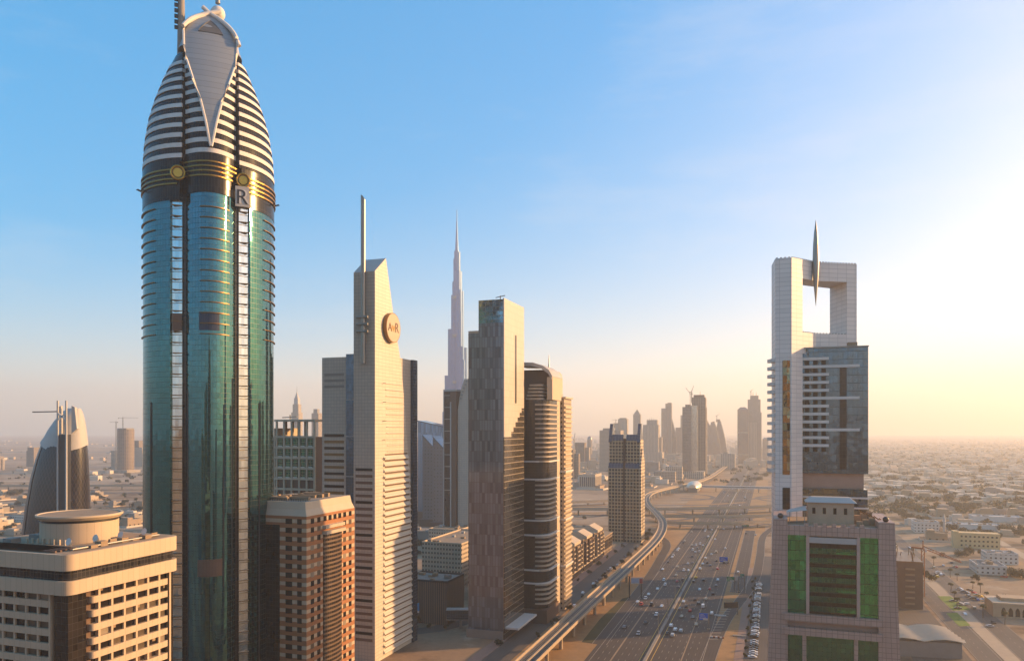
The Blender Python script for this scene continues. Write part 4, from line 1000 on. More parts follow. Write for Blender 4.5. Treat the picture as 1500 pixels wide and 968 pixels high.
# -- slanted tops, dark tower and low offices behind the patchwork tower
def slant(name, label, px, d, xl, yl, yr, D, mat, th=TH, topmat=None):
    t = plot(name, label, 'office tower', px, d, th); s = side(px, d, xl, th); a, b = ZP(yl, d), ZP(yr, d)
    mb = MB(); mb.loft([[(-s, y, 0), (0, y, 0), (0, y, b), (-s, y, a)] for y in (0, D)]); mb.build('wall', mat, t)
    mb = MB(); mb.loft([[(-s-.4, y, a), (.4, y, b), (.4, y, b+1.4), (-s-.4, y, a+1.4)] for y in (-.4, D+.4)]); mb.build('sloping_roof', topmat or M['blueglass'], t)
    box('podium', M['brown'], t, -s-3, -3, 0, 3, D, 16)
    return t, s
dot = fac('dotted_stone_wall', (.17, .14, .13), (.36, .30, .22), 4.2, 4.0, .34, .34, .33, .6, .15, .55, .02, .5)
slant('slant_topped_tower', 'dark dotted tower whose top slopes down to the side, in front of its twin', 662, 870, 634, 640, 671, 24, dot)
slant('slant_topped_tower', 'dotted tower half hidden behind its slant-topped twin', 634, 905, 619, 638, 655, 24, dot)
slant('blue_glass_slab', 'blue glass slab with slanted top behind the dotted towers', 660, 980, 612, 617, 628, 26, fac('striped_blue_glass', (.10, .16, .24), (.16, .28, .42), 60, 2.2, .8, 1, 0, .85, .1, .3, .01, .4))
def dark_tower():
    d = 760.0; t = plot('dark_stepped_tower', 'dark framed tower with pale edge strip and stair-shaped roof', 'office tower', 668, d); s = side(668, d, 650); zt = ZP(571, d)
    box('shaft', M['brown'], t, -s, 0, 0, 0, 26, zt); box('pale_frame', M['greywhite'], t, -s-.3, -.4, zt-1.2, .4, 20, zt+.6)
    box('pale_edge', M['greywhite'], t, -s+7.2, -.5, 0, -s+8.4, .5, zt-12); box('pale_edge', M['greywhite'], t, -s-.3, -.5, 0, -s+.5, .5, zt)
    for k in range(9): box('floor_band', M['grey'], t, -s+.6, -.3, zt-6-k*12, -s+7.1, .1, zt-5-k*12)
    box('dark_glazing', M['darkglass'], t, -s+1, -.2, 0, -s+7.1, .2, zt-2)
    w2 = side(668, d, 686)*-1
    mb = MB(); pr = [(0, 0), (w2, 0), (w2, ZP(555, d)), (w2*.55, ZP(555, d)), (w2*.3, ZP(568, d)), (0, ZP(600, d))]
    mb.loft([[(x+1, y, z) for x, z in pr] for y in (2, 24)]); mb.build('raked_block', M['awrleft'], t)
    for k in range(6): box('roof_stair', M['steel'], t, 3+k*1.4, 1.2, ZP(585-k*5, d), 5+k*1.4, 24, ZP(582-k*5, d))
dark_tower()
def office(name, label, cat, px, d, xl, D, zt, wall, roof, mullion=None, par=1.2):
    t = plot(name, label, cat, px, d); s = side(px, d, xl) if xl is not None else 30
    box('wall', wall, t, -s, 0, 0, 0, D, zt); box('roof', roof, t, -s+.5, .5, zt, -.5, D-.5, zt+.06)
    for a in ((-s, 0, 0, .5), (-s, D-.5, 0, D), (-s, .5, -s+.5, D-.5), (-.5, .5, 0, D-.5)): box('parapet', mullion or M['grey'], t, a[0], a[1], zt-.5, a[2], a[3], zt+par)
    for k in range(8):
        x, y = -s+2+random.random()*max(1, s-6), 2+random.random()*(D-6); box('roof_unit', M[random.choice(('greywhite', 'grey', 'rooftan'))], t, x, y, zt+.05, x+2+random.random()*2, y+2+random.random()*2, zt+1.2+random.random()*1.4)
    return t, s
slat = fac('brown_slatted_wall', (.20, .125, .085), (.06, .045, .04), 40, 1.3, .4, 1, 0, .2, .3, .7, 0, .5)
office('slatted_office', 'flat-roofed office with brown vertical slats beside the wedge-topped tower', 'office', 655, 478, 590, 28, 27, slat, M['roofgrey'], M['dark'])
bw = fac('beige_window_wall', (.48, .37, .26), (.07, .05, .04), 3.5, 2.6, .5, .45, .3, .2, .2, .75, 0, .5)
office('beige_office', 'long beige office with roof plant behind the slatted office', 'office', 676, 590, 618, 80, 34, bw, M['rooftan'], M['cream'])
office('terraced_office', 'low beige terraced block below the dotted towers', 'office', 672, 730, 628, 40, 26, bw, M['rooftan'], M['cream'])
office('low_hall', 'broad low hall beside the dotted towers', 'hall', 650, 800, 596, 34, 14, M['grey'], M['roofgrey'])
sb = thing('skybridge', 'enclosed blue-grey bridge between the slatted office and the patchwork tower', 'skybridge', (XP(654, 470), 470, 0), R(0))
box('bridge_tube', M['blueglass'], sb, 0, 0, 6, 14, 5, 11.5); box('bridge_roof', M['greywhite'], sb, -.2, -.3, 11.5, 14, 5.3, 12.1); box('bridge_floor', M['grey'], sb, -.2, -.3, 5.4, 14, 5.3, 6); box('bridge_leg', M['grey'], sb, 8, 1, 0, 9.5, 4, 5.4)
hg = thing('hanging_banner', 'small blue and white banner on the slatted office corner', 'banner', (XP(602, 462), 462, 0), 0)
box('banner_panel', pbr('banner_blue', (.05, .25, .5), .5), hg, 0, 0, 12, 5, .3, 18); box('banner_strip', M['white'], hg, 0, -.05, 12, 5, -.01, 13.2)
office('white_terraced_office', 'white low office with curved terraces behind the gabled blocks', 'office', *(868, 800, 828), 26, 17, fac('white_terrace_wall', (.60, .52, .42), (.08, .06, .05), 4, 60, 1, .4, .4, .2, .2, .7, 0, .3), M['rooftan'], M['cream'])
t, s = office('arcaded_block', 'pale block with tall dark window bays left of the blue-roofed tower', 'office', 872, 1545, 848, 60, 30, fac('tall_bay_wall', (.46, .38, .29), (.06, .045, .04), 30, 4.4, .62, .66, .2, .2, .3, .8, 0, .3), M['roofgrey'], M['cream'])
# ---------------------------------------------------------------- the very tall stepped spire
def spire_tower():
    d = 2430.0; t = thing('stepped_spire_skyscraper', 'pale blue stepped spire soaring behind the patchwork tower, the highest on the horizon', 'skyscraper', (XP(669, d), d, 0)); t.scale = (1.1, 1.1, 1)
    m = fac('silver_blue_fins', (.05, .16, .33), (.045, .165, .36), 12, 3.2, .6, .9, .05, .25, .4, .4, .01, .15)
    def wing(ang, steps, w):
        zlo = 0
        for z, r in steps:
            c, s_ = cos(R(ang)), sin(R(ang)); pts = [(0, -w), (r-w, -w)]+[(r-w+w*cos(R(a)), w*sin(R(a))) for a in range(-75, 76, 15)]+[(r-w, w), (0, w)]
            MB().prism([(x*c-y*s_, x*s_+y*c) for x, y in pts], zlo, z).build('tier', m, t, True); zlo = z-.01
    wing(180, [(180, 42), (297, 35.5), (447, 26), (557, 16.5), (600, 13), (675, 9.8)], 7.5)
    wing(-58, [(240, 48), (345, 44), (388, 38), (500, 26), (571, 24), (634, 16)], 7.5)
    wing(20, [(250, 46), (388, 33), (571, 21.5), (634, 16.5), (696, 11)], 7.5)
    MB().cyl(0, 0, 0, 700, 7.5, 20).build('core', m, t, True)
    for z0, z1, r in ((700, 735, 5.2), (735, 770, 3.6), (770, 795, 2.4), (795, 833, 1.2)): MB().cyl(.5, 0, z0-.01, z1, r, 14, r*.75).build('spire', m, t, True)
    for z in (297, 447, 571): MB().cyl(0, 0, z-26, z-18, 14, 20).build('plant_floor', M['steel'], t, True)
spire_tower()

# ---------------------------------------------------------------- bullet tower at the left
def diamond_mat():
    m, t, b = _new('diamond_lattice'); N = NT(t); uv = N.n('ShaderNodeSeparateXYZ'); N.l(N.n('ShaderNodeUVMap').outputs[0], uv.inputs[0])
    a = N.ma('DIVIDE', uv.outputs[0], 3.9); c = N.ma('DIVIDE', uv.outputs[1], 6.4)
    p, q = N.ma('ADD', a, c), N.ma('SUBTRACT', N.ma('ADD', a, 300), c)
    fp, fq = N.ma('FRACT', p), N.ma('FRACT', q)
    ln = N.ma('MAXIMUM', N.ma('LESS_THAN', fp, .09), N.ma('LESS_THAN', fq, .09))
    cb = N.n('ShaderNodeCombineXYZ'); N.l(N.ma('FLOOR', p), cb.inputs[0]); N.l(N.ma('FLOOR', q), cb.inputs[1])
    w = N.n('ShaderNodeTexWhiteNoise', noise_dimensions='3D'); N.l(cb.outputs[0], w.inputs['Vector'])
    g = N.n('ShaderNodeHueSaturation'); g.inputs['Color'].default_value = (.012, .008, .007, 1); N.l(N.rnd(w.outputs['Value'], .4, 1.7), g.inputs['Value'])
    N.l(N.mix(ln, g.outputs[0], (.07, .055, .048)), b.inputs['Base Color']); b.inputs['Metallic'].default_value = .1
    b.inputs['Roughness'].default_value = .22; return m
def bullet():
    d = 650.0; ox = XP(88, d); t = thing('bullet_shaped_tower', 'dark lattice bullet-shaped tower with white cap and twin vertical fins', 'office tower', (ox, d, 0))
    PR = [(938, 26, 129), (860, 31, 129), (782, 38, 128.5), (740, 43, 128), (700, 50, 127.3), (672, 57, 126.5), (652, 64, 125), (640, 69, 124), (630, 74, 123), (618, 82, 121.5), (610, 88, 120), (603, 95, 118.5), (598, 101, 116)]
    def ring(py, l, r, e=0, n=44):
        cx = XP((l+r)/2, d)-ox; rx = (r-l)/2/FPX*d+e; ry = rx*.82
        return [(cx+rx*cos(2*pi*k/n), ry*sin(2*pi*k/n), ZP(py, d)) for k in range(n)]
    MB().loft([ring(*p) for p in PR]).build('lattice_shell', diamond_mat(), t, True)
    cap = []
    for p in PR[6:]: cap.append(ring(*p, e=.8))
    # the cap's lower edge dips toward the middle front
    r0 = [(x, y, z-5.5*max(0, -sin(2*pi*k/44))+5*max(0, -cos(2*pi*k/44))) for k, (x, y, z) in enumerate(cap[0])]
    MB().loft([r0]+cap[1:]).build('white_cap', M['greywhite'], t, True)
    # sheer metal flank on the left
    rings = []
    for p in PR[:8]:
        rg = ring(*p, e=.5); rings.append([rg[k] for k in range(20, 29)])
    MB().loft(rings, cap=False, closed=False).build('metal_flank', fac('grey_metal_flank', (.05, .05, .056), (.015, .015, .015), 8, 8, .18, .1, .4, .2, .2, .35, 0, .3, .1, 0, .5), t, True)
    for px in (107, 119):
        x = XP(px, d)-ox; MB().box(x-.55, -22.6, 20, x+.55, -21.2, ZP(588, d)).build('fin', M['greywhite'], t)
        sgn = -1 if px == 107 else 1
        MB().loft([[(x+sgn*.9, y, ZP(635, d)), (x+sgn*5.5, y, ZP(628, d)), (x+sgn*3.6, y, ZP(597, d)), (x+sgn*.9, y, ZP(595, d))] for y in (-16, -13)]).build('horn', M['greywhite'], t)
    xa, xb = XP(108, d)-ox, XP(118, d)-ox
    MB().box(xa, -21.5, 20, xb, -14, ZP(636, d)).build('dark_slot', M['dark'], t)
    for s in ((606, 615), (615, 606)): MB().bar((xa, -22, ZP(s[0], d)), (xb, -22, ZP(s[1], d)), 1.0).build('cross_brace', M['white'], t)
    MB().bar((XP(52, d)-ox, -4, ZP(603.5, d)), (XP(97, d)-ox, -2, ZP(602.5, d)), .9).build('cleaning_jib', M['dark'], t)
    MB().box(XP(91, d)-ox, -4, ZP(612, d), XP(97, d)-ox, 0, ZP(602, d)).build('jib_cabin', M['greywhite'], t)
bullet()

# ---------------------------------------------------------------- far towers
FM = {'a': fac('far_stone_tower', (.36, .285, .215), (.10, .085, .07), 3.8, 3.6, .55, .5, .25, .3, .2, .8, .01, .5),
      'b': fac('far_glass_tower', (.24, .21, .18), (.20, .19, .18), 3.8, 3.0, .88, .85, .05, .75, .15, .5, .02, .5),
      'c': fac('far_pale_tower', (.46, .38, .29), (.13, .11, .09), 3.6, 5.0, .6, .55, .2, .3, .2, .8, .01, .5),
      'd': fac('far_bare_concrete', (.29, .21, .145), (.08, .06, .045), 4.0, 6.0, .7, .6, .25, 0, .5, .9, 0, .5, .2),
      'e': fac('far_painted_lit_glass', (.40, .34, .26), (.55, .50, .42), 4, 2.5, .94, .96, .02, .8, .2, .4, .02, .25)}  # pale glass with the sunlit look put into its colour
def far(name, label, cat, d, parts, th=TH, group=None):
    xs = [p[2] for p in parts]+[p[3] for p in parts]; cx = (min(xs)+max(xs))/2
    t = thing(name, label, cat, (XP(cx, d), d, 0), -R(th), group); c, s = cos(R(th)), sin(R(th))
    for p in parts:
        nm, sh, x0, x1, y0, y1, mk = p[:7]; dp = p[7] if len(p) > 7 else .8
        w = (x1-x0)/FPX*d/1.04; dep = w*dp; xo = ((x0+x1)/2-cx)/FPX*d; lx, ly = xo*c, xo*s
        z0 = 0 if y0 is None else ZP(y0, d); z1 = ZP(y1, d); m = FM.get(mk) or M[mk]; a, b, e, f = lx-w/2, lx+w/2, ly-dep/2, ly+dep/2
        mb = MB(); sm = False
        if sh == 'box': mb.box(a, e, z0, b, f, z1)
        elif sh == 'pyr': mb.loft([[(a, e, z0), (b, e, z0), (b, f, z0), (a, f, z0)], [(lx-.2, ly-.2, z1), (lx+.2, ly-.2, z1), (lx+.2, ly+.2, z1), (lx-.2, ly+.2, z1)]])
        elif sh == 'taper': q = w*.28; mb.loft([[(a, e, z0), (b, e, z0), (b, f, z0), (a, f, z0)], [(a+q, e+q, z1), (b-q, e+q, z1), (b-q, f-q, z1), (a+q, f-q, z1)]])
        elif sh == 'cyl': mb.cyl(lx, ly, z0, z1, w/2, 24); sm = True
        elif sh == 'dome': mb.loft([[(lx+w/2*cos(2*pi*k/20)*sqrt(max(.001, 1-(q/8)**2)), ly+w/2*sin(2*pi*k/20)*sqrt(max(.001, 1-(q/8)**2)), z0+(z1-z0)*q/8) for k in range(20)] for q in range(9)]); sm = True
        elif sh in ('wl', 'wr'):
            k = .55; za, zb2 = (z0+(z1-z0)*k, z1) if sh == 'wr' else (z1, z0+(z1-z0)*k)
            mb.loft([[(a, y, z0), (b, y, z0), (b, y, zb2), (a, y, za)] for y in (e, f)])
        elif sh == 'sail':
            pts = [(a, z0), (b, z0)]+[(b-(b-a)*.5*(q/8)**1.6, z0+(z1-z0)*q/8) for q in range(1, 9)]+[(a+(b-a)*.28, z1-4), (a+(b-a)*.1, z0+(z1-z0)*.6)]
            mb.loft([[(x, y, z) for x, z in pts] for y in (e, f)])
        elif sh == 'rod': mb.cyl(lx, ly, z0, z1, max(w/2, .5), 8, .3)
        mb.build(nm, m, t, sm)
    return t
GRP = 'hazy towers along the far highway'
far('slab_tower', 'plain grey slab tower standing behind the blue-roofed tower', 'tower', 2225, [('shaft', 'box', 880, 912, None, 630, 'a'), ('roof_plant', 'box', 884, 900, 630, 627, 'grey')])
far('twin_block_tower', 'pale two-step block peeping over the blue-roofed tower', 'tower', 2700, [('shaft', 'box', 899, 908, None, 619.5, 'a'), ('shaft', 'box', 906, 920, None, 613.5, 'c'), ('crown', 'box', 908, 918, 613.5, 612, 'grey')])
far('pointed_roof_tower', 'slim far tower with a pyramid point', 'tower', 3000, [('shaft', 'box', 928, 938.7, None, 608, 'a'), ('crown', 'pyr', 927.6, 939, 608, 599.5, 'grey'), ('spire', 'rod', 932.6, 933.6, 602, 598, 'steel')])
far('stepped_stone_tower', 'pale stepped far tower with many small pinnacles', 'tower', 2600, [('podium', 'box', 940, 972, None, 662, 'c'), ('shaft', 'box', 943, 966, None, 622, 'c'), ('wing', 'box', 942, 950, None, 626, 'a'), ('wing', 'box', 960, 970, None, 640, 'c'), ('crown', 'box', 948, 964, 622, 615, 'c')]+[('pinnacle', 'rod', 948+k*3, 949.6+k*3, 617, 611+abs(k-2)*1.2, 'grey') for k in range(5)])
far('setback_tower', 'tall grey far tower with square setbacks and higher left-hand slab', 'tower', 3000, [('shaft', 'box', 969, 978, None, 598, 'b'), ('shaft', 'box', 975, 984.4, None, 591, 'a'), ('crown', 'box', 978, 984, 591, 589.8, 'grey'), ('wing', 'wl', 984, 991, None, 611, 'b'), ('podium', 'box', 968, 1000, None, 664, 'c')])
far('grey_block_tower', 'low grey block tower between the setback tower and the bright glass pair', 'tower', 3100, [('shaft', 'box', 990, 1003, None, 626, 'a'), ('wing', 'box', 997, 1001, None, 608, 'c')])
far('bright_edged_tower', 'glass tower with a bright edge painted as sunlit, front one of the pair by the station', 'tower', 1910, [('shaft', 'box', 1000, 1013, None, 596, 'b'), ('painted_lit_side', 'box', 1011.5, 1021.5, None, 594, 'e'), ('podium', 'box', 999, 1032, None, 690, 'c'), ('roof_plant', 'box', 1004, 1012, 596, 592.5, 'd')])  # sunlit face painted in as a paler box
far('dark_topped_tower', 'dark far tower with bulky unfinished top, behind the bright-edged tower', 'tower', 2000, [('shaft', 'box', 1018, 1034.5, None, 584, 'd'), ('crown', 'box', 1014, 1034, 598, 582, 'd'), ('crown', 'box', 1016.5, 1032, 582, 578.5, 'brown'), ('painted_lit_side', 'box', 1031, 1035.5, None, 597, 'c', 1.5), ('wing', 'box', 1020, 1030, None, 632, 'c'), ('spire', 'rod', 1025, 1026.3, 579, 573, 'steel')])  # here too the lit face is a paler box
far('sail_tower', 'hazy sail-curved building with leaning arcs beside the dark-topped tower', 'tower', 3200, [('shaft', 'sail', 1036, 1057, None, 617, 'b'), ('wing', 'wl', 1034, 1048, None, 612, 'd')])
far('sail_tower', 'second hazy sail-curved building, the one with the steep outer edge', 'tower', 3250, [('shaft', 'sail', 1046, 1066, None, 616.5, 'b'), ('roof_plant', 'box', 1049, 1055, 618, 614, 'd')])
far('bevel_topped_tower', 'flat grey far tower with chamfered top', 'tower', 2700, [('shaft', 'box', 1080.5, 1096, None, 600, 'b'), ('crown', 'taper', 1080.5, 1096, 600, 596.3, 'b'), ('floor_band', 'box', 1080.2, 1096.3, 634, 632.5, 'c'), ('floor_band', 'box', 1080.2, 1096.3, 666, 664.5, 'c')])
far('twin_spired_tower', 'tall far tower with twin spires and shouldered crown', 'tower', 2750, [('shaft', 'box', 1096.5, 1115.5, None, 604, 'c'), ('shaft', 'box', 1095.5, 1114, None, 585, 'a'), ('crown', 'box', 1099, 1111, 585, 579.5, 'a'), ('wing', 'box', 1097, 1108, None, 618, 'c', 1.4), ('spire', 'rod', 1102.4, 1103.8, 580, 573, 'steel'), ('spire', 'rod', 1107, 1108.4, 580, 574, 'steel')])
far('small_block_tower', 'small hazy block tower close beside the white portal tower', 'tower', 3000, [('shaft', 'box', 1117, 1125.5, None, 643, 'a'), ('crown', 'taper', 1117, 1125.5, 643, 640.8, 'grey')])
far('tiny_dome_tower', 'small domed far tower left of the slab tower', 'tower', 3000, [('shaft', 'cyl', 860, 867.5, None, 644, 'a'), ('crown', 'dome', 860, 867.5, 644, 638.5, 'steel')])
far('stepped_block', 'stepped brown apartment block beside the tiny domed tower', 'tower', 2400, [('shaft', 'box', 843, 858, None, 648, 'd'), ('wing', 'box', 854, 864, None, 655, 'a')])
far('concrete_frame_block', 'brown concrete frame block under construction beside the beige tower', 'building site', 1900, [('shaft', 'box', 824, 842, None, 658, 'd'), ('wing', 'box', 838, 849, None, 664, 'd'), ('core', 'box', 829, 834, 658, 655, 'grey')])
far('white_cube_block', 'white low block with columns behind the metro station', 'office', 2300, [('shaft', 'box', 1056, 1077, None, 664, 'c'), ('roof_plant', 'box', 1060, 1066, 664, 662, 'grey')])
for k, (x0, x1, y, dd) in enumerate(((958, 990, 690, 1780), (975, 1000, 683, 1850), (945, 966, 676, 2150), (1002, 1040, 667, 2600))):
    far('long_block', ('long low block with banded windows before the metro station', 'long low block between the blue-roofed tower and the bright-edged tower', 'long pale block behind the blue-roofed tower, near its roof line', 'long low block at the foot of the sail-curved buildings')[k], 'office', dd, [('wall', 'box', x0, x1, None, y, 'ac'[k % 2], .4), ('roof_plant', 'box', x0+5, x0+12, y, y-1.5, 'greywhite', .4)])
# hotel spires in the gap, and unfinished towers far to the left
far('wedding_cake_tower', 'white tiered spire tower seen over the green-windowed building', 'tower', 2500, [('shaft', 'box', 428.5, 441.5, None, 604, 'c'), ('tier', 'box', 430, 440, 604, 592, 'c'), ('tier', 'box', 431.6, 438.4, 592, 583, 'greywhite'), ('crown', 'pyr', 432.3, 437.6, 583, 573, 'greywhite'), ('spire', 'rod', 434.4, 435.5, 576, 565, 'steel')])
far('flat_topped_tower', 'hazy flat-topped tower beside the white tiered spire', 'tower', 2600, [('shaft', 'box', 458, 470, None, 605, 'a'), ('crown', 'box', 460, 467, 605, 599, 'grey')])
far('round_unfinished_tower', 'round bare concrete tower under construction on the sandy plain', 'building site', 2150, [('shaft', 'cyl', 172.5, 196, None, 629, 'd'), ('crown', 'box', 175, 193, 629, 627, 'grey'), ('podium', 'box', 168, 200, None, 688, 'c'), ('site_fence', 'box', 160, 205, None, 692, 'grey')])
far('grey_unfinished_block', 'pale grey block half behind the petal-crowned tower', 'building site', 2500, [('shaft', 'box', 198, 216, None, 655, 'c'), ('wing', 'box', 197, 208, None, 645, 'd')])
far('slim_unfinished_block', 'slim grey frame left of the round unfinished tower', 'building site', 2200, [('shaft', 'box', 164, 172, None, 660, 'c')])
far('lone_block', 'lone brown block on the plain left of the bullet-shaped tower', 'block', 2500, [('shaft', 'box', 43, 56, None, 655, 'd'), ('wing', 'box', 40, 47, None, 660, 'a')])
far('lone_block', 'pink-grey lone block at the left edge of the plain', 'block', 2300, [('shaft', 'box', -6, 4, None, 668, 'a'), ('wing', 'box', 2, 6, None, 672, 'c')])
far('pale_far_tower', 'faint pale tower on the plain beyond the wedge-topped tower', 'tower', 3600, [('shaft', 'box', 604, 611, None, 640, 'a'), ('crown', 'box', 605, 609, 640, 637, 'grey')])
for (px, yb, d, yt, jib, lb, lf, ang) in ((1011, 594, 1930, 577, 20, 'luffing crane on the bright-edged tower, its jib leaning outward', 55, 170), (1013, 590, 2010, 574, 18, 'luffing crane on the dark-topped tower, its jib steeply raised', 68, 20),
        (180, 690, 2130, 612, 42, 'tall crane in front of the round unfinished tower', 0, 8), (170, 690, 2190, 618, 20, 'shorter crane beside the round unfinished tower', 0, 172), (1050, 618, 3200, 609, 16, 'tiny crane above the sail-curved buildings', 30, 20), (902, 620, 2690, 615, 14, 'small crane on the two-step block', 0, 190), (1100, 579, 2740, 573, 12, 'tiny crane on the twin-spired tower', 40, 10),
        (841, 690, 1890, 643, 16, 'thin crane over the brown concrete frame block', 70, 60)):
    crane(px, yb, d, yt, jib, lb, 'grey', lf, None, 'cranes on the unfinished towers', ang, w=1.7)

# ---------------------------------------------------------------- signs and boards over the road
def gantry(px, py, d, w, h, mat, label, leg=True):
    t = thing('road_sign', label, 'road sign', (XP(px, d), d, 0), -R(TH), 'large signs over the highway'); z = ZP(py, d)
    pn = box('sign_panel', mat, t, -w/2, -.15, z-h/2, w/2, .15, z+h/2)
    box('sign_border', M['white'], pn, -w/2+.2, -.19, z-h*.28, w/2-.2, -.155, z-h*.2); box('sign_strip', M['white'], pn, -w*.05, -.19, z-h*.5, w/2, -.155, z-h*.3)
    for k in range(3): box('sign_text_line', M['white'], pn, -w*.38, -.19, z+h*(.3-.18*k), w*(.05+.12*k), -.155, z+h*(.35-.18*k))
    if leg: MB().cyl(w/2+.4, 0, 0, z+h/2, .35, 8).build('post', M['steel'], t); MB().bar((w/2+.4, .25, z), (-w/2, .25, z), .35).build('beam', M['steel'], t)
    box('sign_foot', M['concrete'], t, w/2-.4, -.8, 0, w/2+1.2, .8, .5)
M['bluesign'] = pbr('blue_sign_paint', (.01, .12, .55), .5, var=.05); M['greensign'] = pbr('green_sign_paint', (.01, .22, .10), .5, var=.05)
for a in ((1060, 819, 695, 7.2, 4.6, 'bluesign', 'blue road sign over the highway, the farther of the two'), (1030.5, 902.5, 470, 5.2, 4.2, 'bluesign', 'blue road sign beside the slip road, the nearer of the two'),
          (1070, 847.5, 575, 5.4, 3.4, 'greensign', 'green road sign over the collector lanes next to a paler one'), (1077.5, 846.5, 578, 3.4, 3.6, 'white', 'pale road sign joined to the green one over the collector lanes'), (1087, 842.5, 590, 2.6, 2.4, 'greensign', 'small green road sign on the slip road bend'), (1092, 770, 960, 8, 3.8, 'greensign', 'green road sign near the interchange overpass')):
    gantry(a[0], a[1], a[2], a[3], a[4], M[a[5]], a[6])
t = thing('billboard', 'grey and red advertising board on the sand beside the viaduct', 'billboard', (XP(934, 555), 555, 0), R(4)); zb = ZP(850, 555)
b_ = box('board', M['greywhite'], t, -5, 0, zb-2.3, 4, .5, zb+2.3); box('red_picture', pbr('board_red', (.30, .05, .05), .6), b_, 1.4, -.06, zb-2.1, 3.8, -.01, zb+1.4); box('blue_picture', pbr('board_blue', (.25, .33, .45), .6), b_, -4.7, -.06, zb-1.6, 0.8, -.01, zb+1.6)
box('post', M['dark'], t, -6.4, .2, 0, -5.6, .9, zb+3.2); box('post', M['dark'], t, 2.6, .52, 0, 3.2, 1.0, zb)
t = thing('billboard', 'black hoarding on a post on the sand beside the slip road', 'billboard', (XP(1071, 505), 505, 0), R(3)); zb = ZP(886, 505)
box('board', M['dark'], t, -4.8, 0, zb-1.9, 4.8, .5, zb+1.9); box('board_frame', M['bronze'], t, -4.9, .1, zb+1.9, 4.9, .4, zb+2.1); box('post', M['steel'], t, 4.5, .52, 0, 5.1, 1.1, zb)
# site sheds and piled goods on the sand by the slip road
for k, (px, py, lb) in enumerate(((1049, 934, 'red and white barrier blocks stacked on the sand by the slip road'), (1081, 932, 'grey stack of sheets on the sand near the parked rows'), (1053, 902, 'pale heap of pipes laid on the sand by the nearer blue sign'))):
    t = thing(('barrier_stack', 'sheet_stack', 'pipe_heap')[k], lb, ('barriers', 'stack', 'pipes')[k], (*GP(px, py), .06), -R(TH))
    for j in range(6): box(('barrier', 'sheet', 'pipe')[k], (M['bluesign'] if 0 else (M['cranered'] if j % 2 else M['white'])) if k == 0 else M[('grey', 'greywhite')[k-1]], t, j*1.3-3, -.4+.3*(j % 2), 0, j*1.3-1.9, .5+2*(k > 0), .9 if k == 0 else .5)

# ---------------------------------------------------------------- cars
CAR = {'white': (.72, .70, .67), 'silver': (.42, .41, .40), 'grey': (.16, .16, .16), 'black': (.02, .02, .022), 'red': (.45, .03, .02), 'beige': (.45, .36, .25), 'yellow': (.75, .42, .03), 'blue': (.04, .09, .25)}
for k, c in CAR.items(): M['car_'+k] = pbr('car_paint_'+k, c, .28, .15, var=.03, fine=False)
M['tyre'] = pbr('tyre_rubber', (.02, .02, .02), .8)
CARM = {}
def car_mesh(kind, col):
    if (kind, col) in CARM: return CARM[kind, col]
    P = {'saloon': [(0, .35), (0, .8), (.15, .95), (1.0, 1.0), (1.6, 1.45), (3.0, 1.45), (3.7, 1.0), (4.5, .85), (4.6, .4)], 'four-wheel drive': [(0, .45), (0, 1.1), (.2, 1.75), (3.1, 1.8), (3.8, 1.15), (4.7, 1.0), (4.8, .45)], 'van': [(0, .4), (0, 2.1), (.1, 2.25), (4.1, 2.25), (4.8, 1.3), (5.3, 1.1), (5.35, .4)]}[kind]
    Wd = {'saloon': .92, 'four-wheel drive': 1.0, 'van': 1.02}[kind]; L = P[-1][0]
    mb = MB(); hb_ = max(z for _, z in P)
    rings = [[(x, y-L/2, z) for y, z in P] for x in (-Wd, Wd)]
    def inset(x, z): return x*(1-.16*max(0, (z-.95))/(hb_-.9))
    rings = [[(inset(p[0], p[2]), p[1], p[2]) for p in r] for r in rings]
    mb.loft(rings); body = mb.mesh('car_body', M['car_'+col], False)
    hw = .95 if kind == 'saloon' else 1.15
    g_ = MB(); z0, z1 = hw+.06, hb_-.1
    if kind == 'saloon': yq = [(1.05, 1.62), (3.62, 3.02)]
    elif kind == 'van': yq = [(3.3, 3.25), (4.78, 4.2)]
    else: yq = [(.1, .26), (3.72, 3.16)]
    k0, k1 = inset(Wd, z0)+.012, inset(Wd, z1)+.012; a, b_, c, e = yq[0][0]-L/2-.03, yq[0][1]-L/2-.02, yq[1][0]-L/2+.06, yq[1][1]-L/2+.06
    g_.loft([[(-k0, a, z0), (k0, a, z0), (k0, c, z0), (-k0, c, z0)], [(-k1, b_, z1), (k1, b_, z1), (k1, e, z1), (-k1, e, z1)]])
    gm = g_.mesh('car_windows', M['window'])
    wm = MB().tube([(-.11, 0, 0), (.11, 0, 0)], .34, 12).mesh('car_wheel', M['tyre'])
    CARM[kind, col] = (body, gm, wm, Wd, L); return CARM[kind, col]
CARS = []
def car(x, y, rz, z, kind, col, label, group, near=False):
    b, g_, w, Wd, L = car_mesh(kind, col); t = bpy.data.objects.new('car' if kind != 'van' else 'van', b); sc.collection.objects.link(t)
    t.location = (x, y, z); t.rotation_euler = (0, 0, rz); t.scale = (1.06, 1.06, 1.06); tag(t, label, 'car' if kind != 'van' else 'van', group)
    o = bpy.data.objects.new('window', g_); sc.collection.objects.link(o); o.parent = t
    if near:
        for sx in (-1, 1):
            for yy in (.2, .8):
                o = bpy.data.objects.new('wheel', w); sc.collection.objects.link(o); o.parent = t; o.location = (sx*(Wd-.08), (yy-.5)*L, .34)
    return t
used = set(); rc = random.Random(3)
def uniq(fn, tries):
    for a in tries:
        l = fn(a)
        if l not in used: used.add(l); return a, l
    return tries[0], fn(tries[0])
